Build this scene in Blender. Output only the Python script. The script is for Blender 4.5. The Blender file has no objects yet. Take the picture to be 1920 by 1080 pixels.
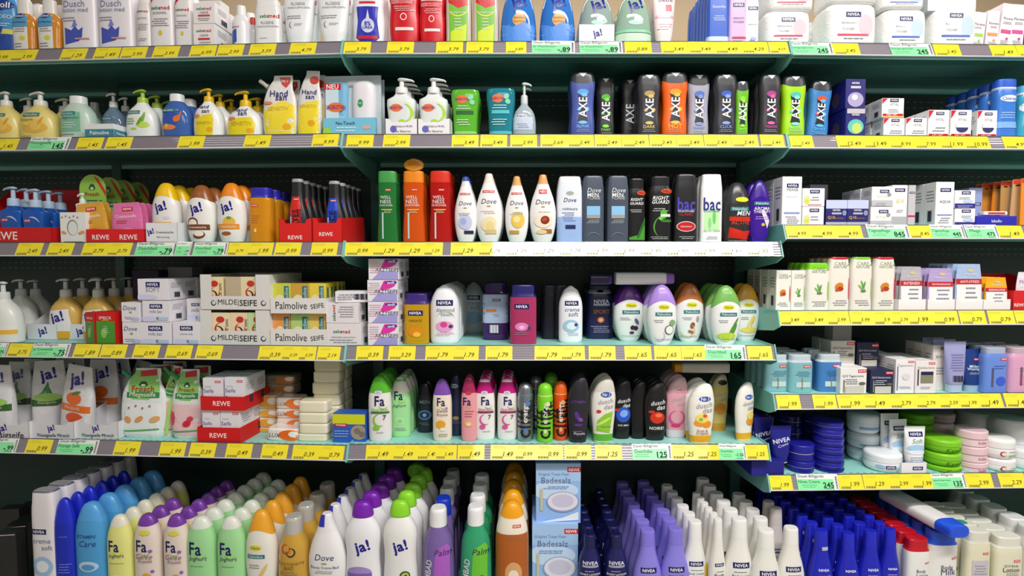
import bpy, bmesh, random
from math import *
random.seed(7)
SC = bpy.context.scene
COL = SC.collection
# ---------------------------------------------------------------- camera
EYE = 1.2; F = 1050.0; CX = 990.0; TILT = atan(57/1050)
cd = bpy.data.cameras.new('camera'); cam = bpy.data.objects.new('camera', cd); COL.objects.link(cam)
cam.location = (0, 0, EYE); cam.rotation_euler = (pi/2-TILT, 0, 0)
cd.sensor_width = 36; cd.lens = F/1920*36; cd.shift_x = -(CX-960)/1920; cd.clip_start = .02
SC.camera = cam
# ---------------------------------------------------------------- light and exposure
SC.view_settings.view_transform = 'Standard'; SC.view_settings.look = 'None'
SC.view_settings.exposure = 0.0; SC.view_settings.gamma = 1; SC.view_settings.use_curve_mapping = False
W = bpy.data.worlds.new('world'); SC.world = W; W.use_nodes = True
W.node_tree.nodes['Background'].inputs[0].default_value = (1, .97, .95, 1)
W.node_tree.nodes['Background'].inputs[1].default_value = .035
def area(name, loc, size, power, rot=(0, 0, 0), col=(1, .97, .94)):
    l = bpy.data.lights.new(name, 'AREA'); l.shape = 'RECTANGLE'; l.size = size[0]; l.size_y = size[1]; l.energy = power; l.color = col
    o = bpy.data.objects.new(name, l); COL.objects.link(o); o.location = loc; o.rotation_euler = rot; return o
LZ = 3.0   # luminaires run out from the shelves, under the ceiling of the aisle
area('aisle_luminaire', (.8, .04, LZ), (2.1, .3), 98)
area('side_luminaire', (-2.3, -.5, LZ), (1.6, .28), 9)
area('side_luminaire', (3.3, -.5, LZ), (1.6, .28), 40)
area('frontal_fill_light', (.7, -2.4, LZ-.1), (2.6, .5), 22, (radians(38), 0, 0))  # added fill from behind the camera, brightens the fronts of the bottles
area('back_luminaire', (.3, 2.55, LZ), (4.5, .3), 40)
# ---------------------------------------------------------------- camera geometry: pixel to place
def ray(px, py):
    v = (540-py)/F
    return (px-CX)/F, cos(TILT)+v*sin(TILT), -sin(TILT)+v*cos(TILT)
BAY = {'l': (1.68, -.552, -.063), 'm': (1.68, 0, 0), 'r': (1.68, .781, .028),
       'L': (1.59, -.552, -.063), 'M': (1.59, 0, 0), 'R': (1.59, .781, .028)}   # front line: depth, joint, slope of the bay in plan
def hit(px, py, bay, dy=0):
    D, x0, k = BAY[bay]; a, b, c = ray(px, py)
    s = (D+dy-k*x0)/(b-k*a)
    return a*s, b*s, EYE+c*s, s
def dy_on(px, py, bay, z):
    D, x0, k = BAY[bay]; a, b, c = ray(px, py); s = (z-EYE)/c
    return b*s-D-k*(a*s-x0)
# ---------------------------------------------------------------- materials
MATS = {}
def lin(c):
    c /= 255; return c/12.92 if c <= .04045 else ((c+.055)/1.055)**2.4
def mat(code):
    if code in MATS: return MATS[code]
    k = code[0] if code[0] in '~*^-=%' else ''
    h = code[len(k):]
    if len(h) == 3: h = ''.join(ch*2 for ch in h)
    rgb = [lin(int(h[i:i+2], 16)) for i in (0, 2, 4)]
    m = bpy.data.materials.new({'': 'plastic ', '~': 'clear plastic ', '*': 'metallic ', '^': 'matt ', '-': 'card ', '=': 'laminated ', '%': 'crinkled film '}[k]+h)
    m.use_nodes = True; p = m.node_tree.nodes['Principled BSDF']; I = p.inputs
    I['Base Color'].default_value = (*rgb, 1)
    I['Roughness'].default_value = {'': .28, '~': .07, '*': .3, '^': .8, '-': .55, '=': .4, '%': .3}[k]
    if k == '~': I['Transmission Weight'].default_value = .2; I['IOR'].default_value = 1.25; I['Coat Weight'].default_value = .5
    if k == '*': I['Metallic'].default_value = .85
    if k == '=': I['Coat Weight'].default_value = 1; I['Coat Roughness'].default_value = .035
    if k == '%':
        n = m.node_tree.nodes.new('ShaderNodeTexNoise'); n.inputs['Scale'].default_value = 45; n.inputs['Detail'].default_value = 3; n.inputs['Distortion'].default_value = 1.2
        t = m.node_tree.nodes.new('ShaderNodeTexCoord'); m.node_tree.links.new(t.outputs['Object'], n.inputs['Vector'])
        b = m.node_tree.nodes.new('ShaderNodeBump'); b.inputs['Strength'].default_value = .55; b.inputs['Distance'].default_value = .004
        m.node_tree.links.new(n.outputs['Fac'], b.inputs['Height']); m.node_tree.links.new(b.outputs['Normal'], p.inputs['Normal'])
    MATS[code] = m; return m
# ---------------------------------------------------------------- meshes
def mesh(name, verts, faces, mats, mi=None, smooth=False):
    me = bpy.data.meshes.new(name); me.from_pydata(verts, [], faces)
    for c in mats: me.materials.append(mat(c) if isinstance(c, str) else c)
    if mi: me.polygons.foreach_set('material_index', mi)
    if smooth:
        me.shade_smooth(); me.set_sharp_from_angle(angle=radians(38))
    me.update(); return me
def obj(name, me, parent=None, loc=None, rot=None):
    o = bpy.data.objects.new(name, me); COL.objects.link(o)
    if parent: o.parent = parent
    if loc: o.location = loc
    if rot: o.rotation_euler = rot
    return o
def tag(o, label, cat, group=None, kind=None):
    o['label'] = label; o['category'] = cat
    if group: o['group'] = group
    if kind: o['kind'] = kind
def struct(name, me, loc=None):
    o = obj(name, me, None, loc); o['kind'] = 'structure'; return o
class G:      # gathers quads and prisms into one mesh
    def __init__(s): s.v = []; s.f = []; s.m = []
    def box(s, x0, x1, y0, y1, z0, z1, m=0):
        n = len(s.v); s.v += [(x, y, z) for z in (z0, z1) for y in (y0, y1) for x in (x0, x1)]
        s.f += [tuple(n+i for i in q) for q in ((0, 2, 3, 1), (4, 5, 7, 6), (0, 1, 5, 4), (2, 6, 7, 3), (0, 4, 6, 2), (1, 3, 7, 5))]; s.m += [m]*6
    def prism(s, P, a, b, ax='x', m=0):   # P in the plane across axis ax, extruded a..b
        n = len(s.v); k = len(P)
        for t in (a, b):
            for p, q in P: s.v.append((t, p, q) if ax == 'x' else ((p, t, q) if ax == 'y' else (p, q, t)))
        s.f += [tuple(n+i for i in range(k))[::-1], tuple(n+k+i for i in range(k))]
        s.f += [(n+i, n+(i+1) % k, n+k+(i+1) % k, n+k+i) for i in range(k)]; s.m += [m]*(k+2)
    def mesh(s, name, mats, bevel=0, smooth=False):
        me = mesh(name, s.v, s.f, mats, s.m)
        bm = bmesh.new(); bm.from_mesh(me); bmesh.ops.recalc_face_normals(bm, faces=bm.faces)
        if bevel: bmesh.ops.bevel(bm, geom=list(bm.edges), offset=bevel, segments=2, affect='EDGES', clamp_overlap=True)
        bm.to_mesh(me); bm.free()
        if smooth: me.shade_smooth(); me.set_sharp_from_angle(angle=radians(30))
        return me
def profile(P):
    P = [tuple(p)+(0,)*(4-len(p)) for p in P]; T = [p[0] for p in P]; n = len(P)
    ch = []
    for c in (1, 2, 3):
        y = [p[c] for p in P]; d = [(y[i+1]-y[i])/(T[i+1]-T[i]) for i in range(n-1)]
        m = [d[0]]+[0 if d[i-1]*d[i] <= 0 else 2*d[i-1]*d[i]/(d[i-1]+d[i]) for i in range(1, n-1)]+[d[-1]]
        ch.append((y, m))
    def f(t):
        t = min(max(t, T[0]), T[-1]); i = 0
        while i < n-2 and t > T[i+1]: i += 1
        h = T[i+1]-T[i]; u = (t-T[i])/h; r = []
        for y, m in ch:
            r.append((2*u**3-3*u*u+1)*y[i]+(u**3-2*u*u+u)*h*m[i]+(-2*u**3+3*u*u)*y[i+1]+(u**3-u*u)*h*m[i+1])
        return r
    return f
RB = [0, .008, .025, .05, .09, .15, .22, .3, .38, .46, .54, .62, .7, .78, .86, .93, 1]
RC = [0, .06, .15, .28, .42, .56, .68, .78, .86, .92, .96, .985, 1]
def loft(name, fn, w, d, h, n, c, a=None, b=None, R=RB, seg=30, grow=1.0):
    a = a or (lambda q: 0); b = b or (lambda q: 1); v = []; f = []
    for s in R:
        for j in range(seg):
            th = 2*pi*j/seg; cx, cy = cos(th), sin(th)
            t = a(cx)+(b(cx)-a(cx))*s; ww, dd, ox = fn(t)
            v.append((ox*w+w/2*ww*grow*copysign(abs(cx)**(2/n), cx), d/2*dd*grow*copysign(abs(cy)**(2/n), cy), h*t))
    for i in range(len(R)-1):
        for j in range(seg):
            k = (j+1) % seg; f.append((i*seg+j, i*seg+k, (i+1)*seg+k, (i+1)*seg+j))
    f.append(tuple(range(seg))[::-1]); f.append(tuple((len(R)-1)*seg+j for j in range(seg)))
    return mesh(name, v, f, [c], None, True)
def sweep(name, pts, rad, c, seg=12):     # tube through points; rad = (half width, half height) each
    v = []; f = []
    for i, p in enumerate(pts):
        q0 = pts[max(i-1, 0)]; q1 = pts[min(i+1, len(pts)-1)]
        t = [q1[k]-q0[k] for k in range(3)]; L = sqrt(sum(x*x for x in t)) or 1; t = [x/L for x in t]
        up = (0, 1, 0); s = (t[1]*up[2]-t[2]*up[1], t[2]*up[0]-t[0]*up[2], t[0]*up[1]-t[1]*up[0])
        r = rad[i] if isinstance(rad[i], tuple) else (rad[i], rad[i])
        for j in range(seg):
            a = 2*pi*j/seg; v.append(tuple(p[k]+up[k]*r[0]*cos(a)+s[k]*r[1]*sin(a) for k in range(3)))
    for i in range(len(pts)-1):
        for j in range(seg):
            k = (j+1) % seg; f.append((i*seg+j, i*seg+k, (i+1)*seg+k, (i+1)*seg+j))
    f.append(tuple(range(seg))[::-1]); f.append(tuple((len(pts)-1)*seg+j for j in range(seg)))
    me = mesh(name, v, f, [c]); bm = bmesh.new(); bm.from_mesh(me); bmesh.ops.recalc_face_normals(bm, faces=bm.faces); bm.to_mesh(me); bm.free()
    me.shade_smooth(); me.set_sharp_from_angle(angle=radians(50)); return me
# ---------------------------------------------------------------- printing: words and shapes laid on a surface
TX = {}
def text(s, bold=0, it=0):
    key = (s, bold, it)
    if key not in TX:
        c = bpy.data.curves.new('t', 'FONT'); c.body = s; c.resolution_u = 2; c.offset = (0, .01, .017, .03)[bold]; c.shear = .24*it; c.space_character = 1.06 if bold > 1 else 1
        o = bpy.data.objects.new('t', c); m = bpy.data.meshes.new_from_object(o)
        V = [(v.co.x, v.co.y) for v in m.vertices]; Fc = [tuple(p.vertices) for p in m.polygons]
        bpy.data.objects.remove(o); bpy.data.curves.remove(c); bpy.data.meshes.remove(m)
        x0, x1 = min(p[0] for p in V), max(p[0] for p in V); y0, y1 = min(p[1] for p in V), max(p[1] for p in V); L = x1-x0
        TX[key] = ([((x-(x0+x1)/2)/L, (y-(y0+y1)/2)/L) for x, y in V], Fc, (y1-y0)/L)
    return TX[key]
def rot2(P, a, cx, cy):
    c, s = cos(a), sin(a); return [(cx+x*c-y*s, cy+x*s+y*c) for x, y in P]
def grid(w, h, nx, ny):
    V = [(-w/2+w*i/nx, -h/2+h*j/ny) for j in range(ny+1) for i in range(nx+1)]
    return V, [(j*(nx+1)+i, j*(nx+1)+i+1, (j+1)*(nx+1)+i+1, (j+1)*(nx+1)+i) for j in range(ny) for i in range(nx)]
def disc(w, h, n=20):
    V = [(0, 0)]+[(w/2*r*cos(2*pi*k/n), h/2*r*sin(2*pi*k/n)) for r in (.55, 1) for k in range(n)]
    Fc = [(0, 1+k, 1+(k+1) % n) for k in range(n)]+[(1+k, 1+n+k, 1+n+(k+1) % n, 1+(k+1) % n) for k in range(n)]
    return V, Fc
def printed(name, els, w, h, surf, fine=.007):
    """els: shapes in half-widths across, heights up; surf(x, z, lift) gives the point on the thing's surface"""
    v = []; f = []; mi = []; mats = []; rnd = random.Random(len(els)*7+int(w*1e4))
    def put(V, Fc, c, lay):
        if fine and len(V) < 900:
            bm = bmesh.new(); bv = [bm.verts.new((x, y, 0)) for x, y in V]
            for q in Fc:
                try: bm.faces.new([bv[i] for i in q])
                except ValueError: pass
            for _ in range(3):
                E = [e for e in bm.edges if e.calc_length() > fine]
                if not E: break
                bmesh.ops.subdivide_edges(bm, edges=E, cuts=1, use_grid_fill=False)
                bmesh.ops.triangulate(bm, faces=[q for q in bm.faces if len(q.verts) > 4])
            bm.verts.index_update(); V = [(q.co.x, q.co.y) for q in bm.verts]; Fc = [tuple(x.index for x in q.verts) for q in bm.faces]; bm.free()
        if c not in mats: mats.append(c)
        n = len(v); v.extend(surf(x, z, .00035+.00022*lay) for x, z in V); f.extend(tuple(n+i for i in q) for q in Fc); mi.extend([mats.index(c)]*len(Fc))
    lay = 0
    for e in els:
        k = e[0]; lay += 1
        if k == 'r':
            x, y, ww, hh, c = e[1:6]; V, Fc = grid(ww*w, hh*h, 1 if not fine else 6, 1 if not fine else 3)
            put(rot2(V, radians(e[6]) if len(e) > 6 else 0, x*w/2, y*h), Fc, c, lay)
        elif k == 'e':
            x, y, ww, hh, c = e[1:6]; V, Fc = disc(ww*w, hh*h)
            put(rot2(V, radians(e[6]) if len(e) > 6 else 0, x*w/2, y*h), Fc, c, lay)
        elif k == 'p':
            V = [(x*w/2, y*h) for x, y in e[2]]; put(V, [tuple(range(len(V)))], e[1], lay)
        elif k in 'tb':
            x, y, ww, s, c = e[1:6]; o = e[6] if len(e) > 6 else {}
            V, Fc, asp = text(s, o.get('B', 2 if k == 'b' else 0), o.get('I', 0)); L = ww*w if ww > 0 else -ww*h
            a = radians(o.get('R', 0)); sy = o.get('sy', 1)
            if k == 'b':
                RV, RF = grid(L, L*asp*sy*.78*o.get('ph', 1.75), 1 if not fine else 5, 1); put(rot2(RV, a, x*w/2, y*h), RF, o.get('bg', '1b1d63'), lay); L *= .78; lay += 1
            put(rot2([(p*L, q*L*sy) for p, q in V], a, x*w/2, y*h), Fc, c, lay)
        elif k == 'f':     # small print: rows of short dashes
            x, y, ww, n, pit, c = e[1:7]
            for i in range(n):
                L = ww*w*rnd.uniform(.7, 1); q = -L/2+rnd.uniform(-.1, .1)*ww*w
                end = q+L
                while q < end:
                    l = rnd.uniform(.1, .26)*ww*w; l = min(l, end-q)
                    V, Fc = grid(l*.88, pit*h*.3, 1, 1); put([(a2+x*w/2+q+l/2, b2+(y-i*pit)*h) for a2, b2 in V], Fc, c, lay); q += l
        elif k == 'a':     # arc or swoosh: band between two radii
            x, y, r0, r1, a0, a1, c = e[1:8]; n = 14; V = []
            for i in range(n+1):
                th = radians(a0+(a1-a0)*i/n); tp = sin(pi*i/n)*.85+.15
                for r in (r0+(r1-r0)*(1-tp)/2, r1-(r1-r0)*(1-tp)/2): V.append((x*w/2+r*w*cos(th), y*h+r*w*sin(th)))
            put(V, [(2*i, 2*i+1, 2*i+3, 2*i+2) for i in range(n)], c, lay)
    return mesh(name, v, f, mats, mi)
# ---------------------------------------------------------------- kinds of container: outline (height, width, depth, sideways shift)
K = {}
def kind(key, P, name='shower_gel_bottle', cat='bottle', n=2.3, tc=.8, sa=0, dr=.6, capbot=False, cap='cap'):
    K[key] = dict(P=P, fn=profile(P), name=name, cat=cat, n=n, tc=tc, sa=sa, dr=dr, capbot=capbot, cap=cap)
kind('fa', [(0, .86, .86), (.02, .95, .95), (.12, 1, 1), (.58, 1, 1), (.7, .96, .97), (.78, .87, .9), (.85, .74, .8), (.91, .62, .7), (.96, .46, .56), (.985, .32, .42), (1, .12, .2)], tc=.83, sa=-.008)
kind('dove', [(0, .5, .6), (.03, .62, .7), (.14, .84, .9), (.32, .99, 1), (.45, 1, 1), (.62, .86, .95), (.8, .55, .75), (.92, .34, .6), (.985, .26, .48), (1, .2, .4)], tc=.86, dr=.55)
kind('lotion', [(0, .9, .9), (.02, .97, .97), (.12, 1, 1), (.32, .98, 1), (.5, .82, .92), (.62, .64, .8), (.74, .53, .7), (.9, .49, .64), (.98, .47, .6), (1, .42, .55)], 'body_lotion_bottle', tc=.78, dr=.62)
kind('naturals', [(0, .52, .6), (.03, .62, .7), (.2, .86, .9), (.45, 1, 1), (.62, .97, .98), (.78, .8, .85), (.9, .56, .65), (.97, .34, .42), (1, .1, .15)], tc=.68, sa=.06, dr=.55)
kind('axe', [(0, .9, .9), (.02, .94, .95), (.2, .96, 1), (.45, .88, .92), (.65, .92, .95), (.8, 1, 1), (.9, .97, .95), (.97, .88, .9), (1, .8, .8)], n=3.2, tc=.86, sa=-.03, dr=.55)
kind('das', [(0, .72, .8), (.02, .78, .85), (.2, .86, .95), (.5, 1, 1, .0), (.68, 1, 1, .02), (.82, .84, .9, .06), (.92, .62, .7, .12), (.98, .36, .45, .18), (1, .14, .2, .2)], n=2.3, tc=.8, dr=.5)
kind('slab', [(0, .94, .9), (.015, 1, 1), (.5, 1, 1), (.8, .98, .98), (.9, .9, .92), (.98, .84, .88), (1, .78, .8)], n=4, tc=.86, dr=.5)
kind('straight', [(0, .93, .93), (.015, 1, 1), (.5, 1, 1), (.78, 1, 1), (.83, .92, .95), (.85, .84, .9), (.985, .84, .9), (1, .78, .84)], n=3.2, tc=.845, dr=.55)
kind('waist', [(0, .9, .9), (.02, 1, 1), (.25, .96, 1), (.5, .88, .95), (.7, .92, .97), (.79, .93, .95), (.825, .84, .9), (.84, .88, .92), (.985, .86, .9), (1, .8, .84)], n=3, tc=.83, dr=.6)
kind('round', [(0, .93, .93), (.02, 1, 1), (.6, 1, 1), (.72, .8, .8), (.79, .5, .5), (.8, .5, .5), (.98, .47, .47), (1, .42, .42)], 'cosmetic_bottle', n=2, tc=.79, dr=.9)
kind('bath', [(0, .86, .9), (.02, .96, 1), (.2, 1, 1), (.45, .96, 1), (.62, .88, .95), (.72, .72, .85), (.79, .5, .74), (.8, .52, .72), (.97, .5, .66), (1, .42, .55)], 'bubble_bath_bottle', n=2.2, tc=.8, dr=.8)
kind('ja', [(0, .86, .9), (.02, .94, 1), (.2, 1, 1), (.45, .93, 1), (.64, 1, 1), (.73, .93, .95), (.8, .72, .82), (.843, .54, .68), (.852, .6, .72), (.9, .57, .68), (.95, .5, .6), (.985, .38, .45), (1, .2, .25)], 'cream_bath_bottle', n=2.2, tc=.845, dr=.6)
kind('oval', [(0, .7, .8), (.02, .82, .9), (.2, .97, 1), (.4, 1, 1), (.6, .93, .95), (.8, 1, 1), (.95, .85, .8), (1, .5, .5)], 'cosmetic_bottle', n=2.4, tc=.93, dr=.4)
kind('cream', [(0, .6, .75), (.02, .68, .8), (.2, .9, 1), (.42, 1, 1), (.64, .94, 1), (.72, .82, .95), (.83, .66, .82), (.93, .48, .6), (.985, .28, .38), (1, .1, .12)], 'cream_shower_bottle', tc=.74, sa=.035, dr=.62)
kind('dome', [(0, .9, .9), (.02, 1, 1), (.76, 1, 1), (.79, .94, .94), (.81, .92, .92), (.9, .86, .86), (.97, .58, .58), (1, .1, .1)], 'spray_can', 'can', n=2, tc=.8, dr=1)
kind('tube', [(0, .6, .8), (.01, .64, .9), (.15, .66, .94), (.17, .72, 1), (.45, .86, .82), (.8, .97, .4), (.93, 1, .1), (1, 1, .05)], 'cream_tube', 'tube', n=2.6, tc=.155, dr=.5, capbot=True)
kind('cup', [(0, .74, .8), (.02, .78, .85), (.5, .88, .95), (.94, 1, 1), (1, .96, .96)], 'refill_cup', 'bottle', n=3, tc=.15, dr=.6, capbot=True)
kind('pouch', [(0, .9, .85), (.03, .97, 1), (.3, 1, .9), (.6, .98, .6), (.85, .88, .2), (.96, .82, .06), (1, .8, .05)], 'refill_pouch', 'pouch', n=3, tc=2, dr=.5)
kind('spoutpouch', [(0, .8, .85), (.04, .9, 1), (.3, 1, .9), (.6, .95, .6), (.8, .72, .3), (.95, .56, .1, .1), (1, .54, .05, .1)], 'refill_pouch', 'pouch', n=3, tc=2, dr=.5)
kind('pillow', [(0, .86, .84), (.08, .97, .97), (.3, 1, 1), (.75, .995, .98), (.94, .96, .92), (1, .88, .8)], 'wipes_pack', 'pack', n=5, tc=2, dr=1.2)
kind('jar', [(0, .78, .78), (.06, .9, .9), (.3, 1, 1), (.5, 1, 1), (.52, .97, .97), (.55, 1, 1), (.85, 1, 1), (.96, .93, .93), (1, .84, .84)], 'cream_jar', 'jar', n=2, tc=.52, dr=1, cap='lid')
kind('tin', [(0, .95, .95), (.05, 1, 1), (.48, 1, 1), (.5, 1.02, 1.02), (.94, 1.02, 1.02), (1, .95, .95)], 'cream_tin', 'tin', n=2, tc=.5, dr=1, cap='lid')
kind('cushion', [(0, .88, .88), (.04, .97, .98), (.25, 1, 1), (.5, .95, 1), (.72, .84, .9), (.86, .7, .75), (.95, .52, .55), (1, .36, .4)], 'wash_lotion_bottle', n=2.4, tc=2, dr=.6)
kind('flask', [(0, .85, .88), (.03, .92, .95), (.3, .95, 1), (.58, 1, 1), (.68, .9, .94), (.735, .6, .75), (.75, .54, .7), (.99, .5, .66), (1, .46, .6)], 'foot_bath_bottle', n=2.6, tc=.75, dr=.55)
kind('disc', [(0, .2, .9), (.05, .44, 1), (.15, .72, 1), (.3, .92, 1), (.5, 1, 1), (.7, .92, 1), (.85, .72, 1), (.95, .44, 1), (1, .2, .9)], 'open_flip_lid', 'lid', n=3, tc=2, dr=.22)
kind('bar', [(0, .94, .92), (.12, 1, 1), (.85, 1, 1), (1, .93, .9)], 'soap_bar', 'soap', n=7, tc=2, dr=1)
kind('pumpA', [(0, .86, .9), (.03, .95, 1), (.35, 1, 1), (.62, .93, .98), (.8, .74, .85), (.92, .42, .6), (.97, .3, .5), (1, .28, .46)], 'liquid_soap_bottle', 'bottle', n=2.5, tc=2, dr=.6)
kind('pumpB', [(0, .92, .9), (.02, .96, 1), (.4, .9, 1), (.8, 1, 1), (.9, .9, .92), (.94, .5, .6), (1, .4, .55)], 'liquid_soap_bottle', 'bottle', n=4, tc=2, dr=.55)
kind('refill', [(0, .86, .9), (.03, .95, 1), (.35, 1, 1), (.6, .93, .98), (.75, .7, .82), (.83, .46, .65), (.84, .44, .62), (.99, .42, .6), (1, .4, .56)], 'liquid_soap_bottle', 'bottle', n=2.5, tc=.84, dr=.6)
CTX = {}
ORD = ['', 'first', 'second', 'third', 'fourth', 'fifth', 'sixth', 'seventh', 'eighth', 'ninth', 'tenth', 'eleventh']
def dup(root):
    r = root.copy(); COL.objects.link(r)
    for ch in root.children:
        c = ch.copy(); COL.objects.link(c); c.parent = r
        for g in ch.children:
            d = g.copy(); COL.objects.link(d); d.parent = c
    return r
def queue(root, desc, cat, bay, n, st, dx=0, drop=None):
    """the files of the same product standing one behind another"""
    grp = (desc+' in a file')[:80] if n > 1 else None
    tag(root, desc+', '+CTX['loc'], cat, grp)
    k = BAY[bay][2]
    for i in range(1, n):
        r = dup(root); j = random.uniform(-.0015, .0015)
        r.location = (root.location.x-k*st*i+dx*i+j, root.location.y+st*i, root.location.z)
        r.rotation_euler.z += random.uniform(-.05, .05)
        lb = f'{ORD[i]} behind {desc}, {CTX["loc"]}'
        if len(lb.replace('-', ' ').split()) > 16: lb = f'{ORD[i]} behind {desc}, ' + CTX['loc'].split(', ')[-1]
        if len(lb.split()) > 16: lb = f'{ORD[i]} behind {desc}'
        tag(r, lb, cat, grp)
def base_z(x, yf, dy, base, zs):
    return hit(x, base, CTX['bay'], dy)[2] if base else zs
def put(key, x, top, w, desc, c='fff', k=None, L=(), dy=.03, by=None, n=1, st=None, dx=0, base=None, yaw=0, lean=0, roll=0, dr=None, d=None,
        side=None, bands=(), tc=None, pump=None, pc='f0f0f0', pdir=-1, tb=.78, dz=0, extra=None, name=None, cat=None, sa=None, kn=None):
    bay = CTX['bay']; zs = CTX['z']+dz; box = key == 'box'
    if by: dy = max(dy_on(x, by, bay, zs), .004)
    q = None if box else K[key]
    dr = dr or (1 if box else q['dr'])
    s = hit(x, top, bay, dy)[3]; ww = w/F*s; dd = d or dr*ww
    ref = dy if box else dy+dd/2
    X, Y, zt, s = hit(x, top, bay, ref); ww = w/F*s
    if not box and not d: dd = dr*ww
    zb = hit(x, base, bay, ref)[2] if base else zs
    hh = zt-zb; yw = atan(BAY[bay][2])
    kk = BAY[bay][2]
    cy = dy+dd/2; 
    root = bpy.data.objects.new(name or (q['name'] if q else 'carton'), None); root.empty_display_size = .02; COL.objects.link(root)
    root.location = (X-kk*(cy-ref), Y+(cy-ref), zb); root.rotation_euler = (lean, roll, yw+yaw)
    tag(root, desc, cat or (q['cat'] if q else 'carton'))
    if box:
        g = G(); g.box(-ww/2, ww/2, -dd/2, dd/2, 0, hh); obj('carton_body', g.mesh('carton_body', [c if c[0] in '-~=' else '-'+c], .0008), root)
        front = lambda px, pz, e: (max(-ww/2, min(ww/2, px)), -dd/2-e, max(0, min(hh, pz)))
        if L: obj('front_print', printed('front_print', L, ww, hh, front, 0), root)
        sx = 1 if x < CX else -1
        S2 = side if side is not None else [('f', 0, .8, .7, 4, .07, '^889'), ('r', .1, .25, .5, .3, '^e4e4ea')]+[('r', -.2+.08*i, .25, .02+.02*(i % 3), .24, '^334') for i in range(9)]
        if S2: obj('side_print', printed('side_print', S2, dd, hh, lambda px, pz, e: (sx*(ww/2+e), px*sx, pz), 0), root)
    else:
        fn = q['fn']; nn = q['n']; cap = q['tc'] if tc is None else tc; H2 = hh
        saa = q['sa'] if sa is None else sa
        if pump: H2 = hh*tb; cap = 2
        def surf(px, pz, e, grow=1.0):
            t = pz/H2; pw, pd, ox = fn(t); a = ww/2*pw*grow; u = (px-ox*ww)/a; u = max(-.97, min(.97, u))
            y = (1-abs(u)**nn)**(1/nn); nx = copysign(abs(u)**(nn-1), u)/a; ny = y**(nn-1)/(dd/2*pd); L2 = sqrt(nx*nx+ny*ny) or 1
            return (ox*ww+u*a+nx/L2*e, -(dd/2*pd*grow*y+ny/L2*e), pz)
        seg = 30
        if cap > 1.5:
            obj('body' if key not in ('bar',) else 'bar_body', loft('body', fn, ww, dd, H2, nn, c), root)
        else:
            sm = lambda cx: cap+saa*(1-2*cx*cx)
            lo, hi = (k or c, c) if q['capbot'] else (c, k or c)
            obj('cap' if q['capbot'] else 'body', loft('body', fn, ww, dd, H2, nn, lo, None, sm, RB), root)
            obj('body' if q['capbot'] else q['cap'], loft('cap', fn, ww, dd, H2, nn, hi, sm, None, RC if not q['capbot'] else RB, grow=1.012 if not q['capbot'] else 1), root)
        for b in bands:
            t0, t1, bc = b[:3]; obj(b[3] if len(b) > 3 else 'band', loft('band', fn, ww, dd, H2, nn, bc, lambda q_, t0=t0: t0, lambda q_, t1=t1: t1, [0, .25, .5, .75, 1], grow=1.012), root)
        if L: obj('label_print', printed('label_print', L, ww, H2, surf), root)
        if kn:      # thumb notch on the cap
            obj('thumb_notch', printed('thumb_notch', [('e', fn(kn[0])[2]*2, kn[0], kn[1], kn[2], kn[3])], ww, H2, surf), root)
        if pump:
            cw = ww*fn(1)[0]*.52; zc = H2; hp = hh-H2
            me = loft('collar', profile([(0, 1, 1), (.1, 1.06, 1.06), (.9, 1.0, 1.0), (1, .8, .8)]), cw*2, cw*2, hp*.42, 2, pc, seg=20)
            obj('collar', me, root, (0, 0, zc-.001))
            r = cw*.42; top2 = hp-.003; L3 = cw*1.75
            g1 = sweep('pump_head', [(0, 0, 0), (0, 0, top2-hp*.42-.006)], [r, r*.9], pc); st_ = obj('pump_stem', g1, root, (0, 0, zc+hp*.42-.002))
            pts = [(-pdir*r*1.5, 0, 0), (-pdir*r*1.1, 0, .001), (0, 0, .002), (pdir*L3*.5, 0, .0015), (pdir*L3, 0, -.001), (pdir*L3*1.18, 0, -.005)]
            obj('pump_head', sweep('pump_head', pts, [(r*.6, .002), (r*1.3, .004), (r*1.4, .0048), (r*.9, .004), (r*.6, .003), (r*.45, .0024)], pc), root, (0, 0, hh-.006))
    if extra: extra(root, ww, dd, hh)
    queue(root, desc, root['category'], bay, n, st or dd+.003, dx)
    return root
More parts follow.
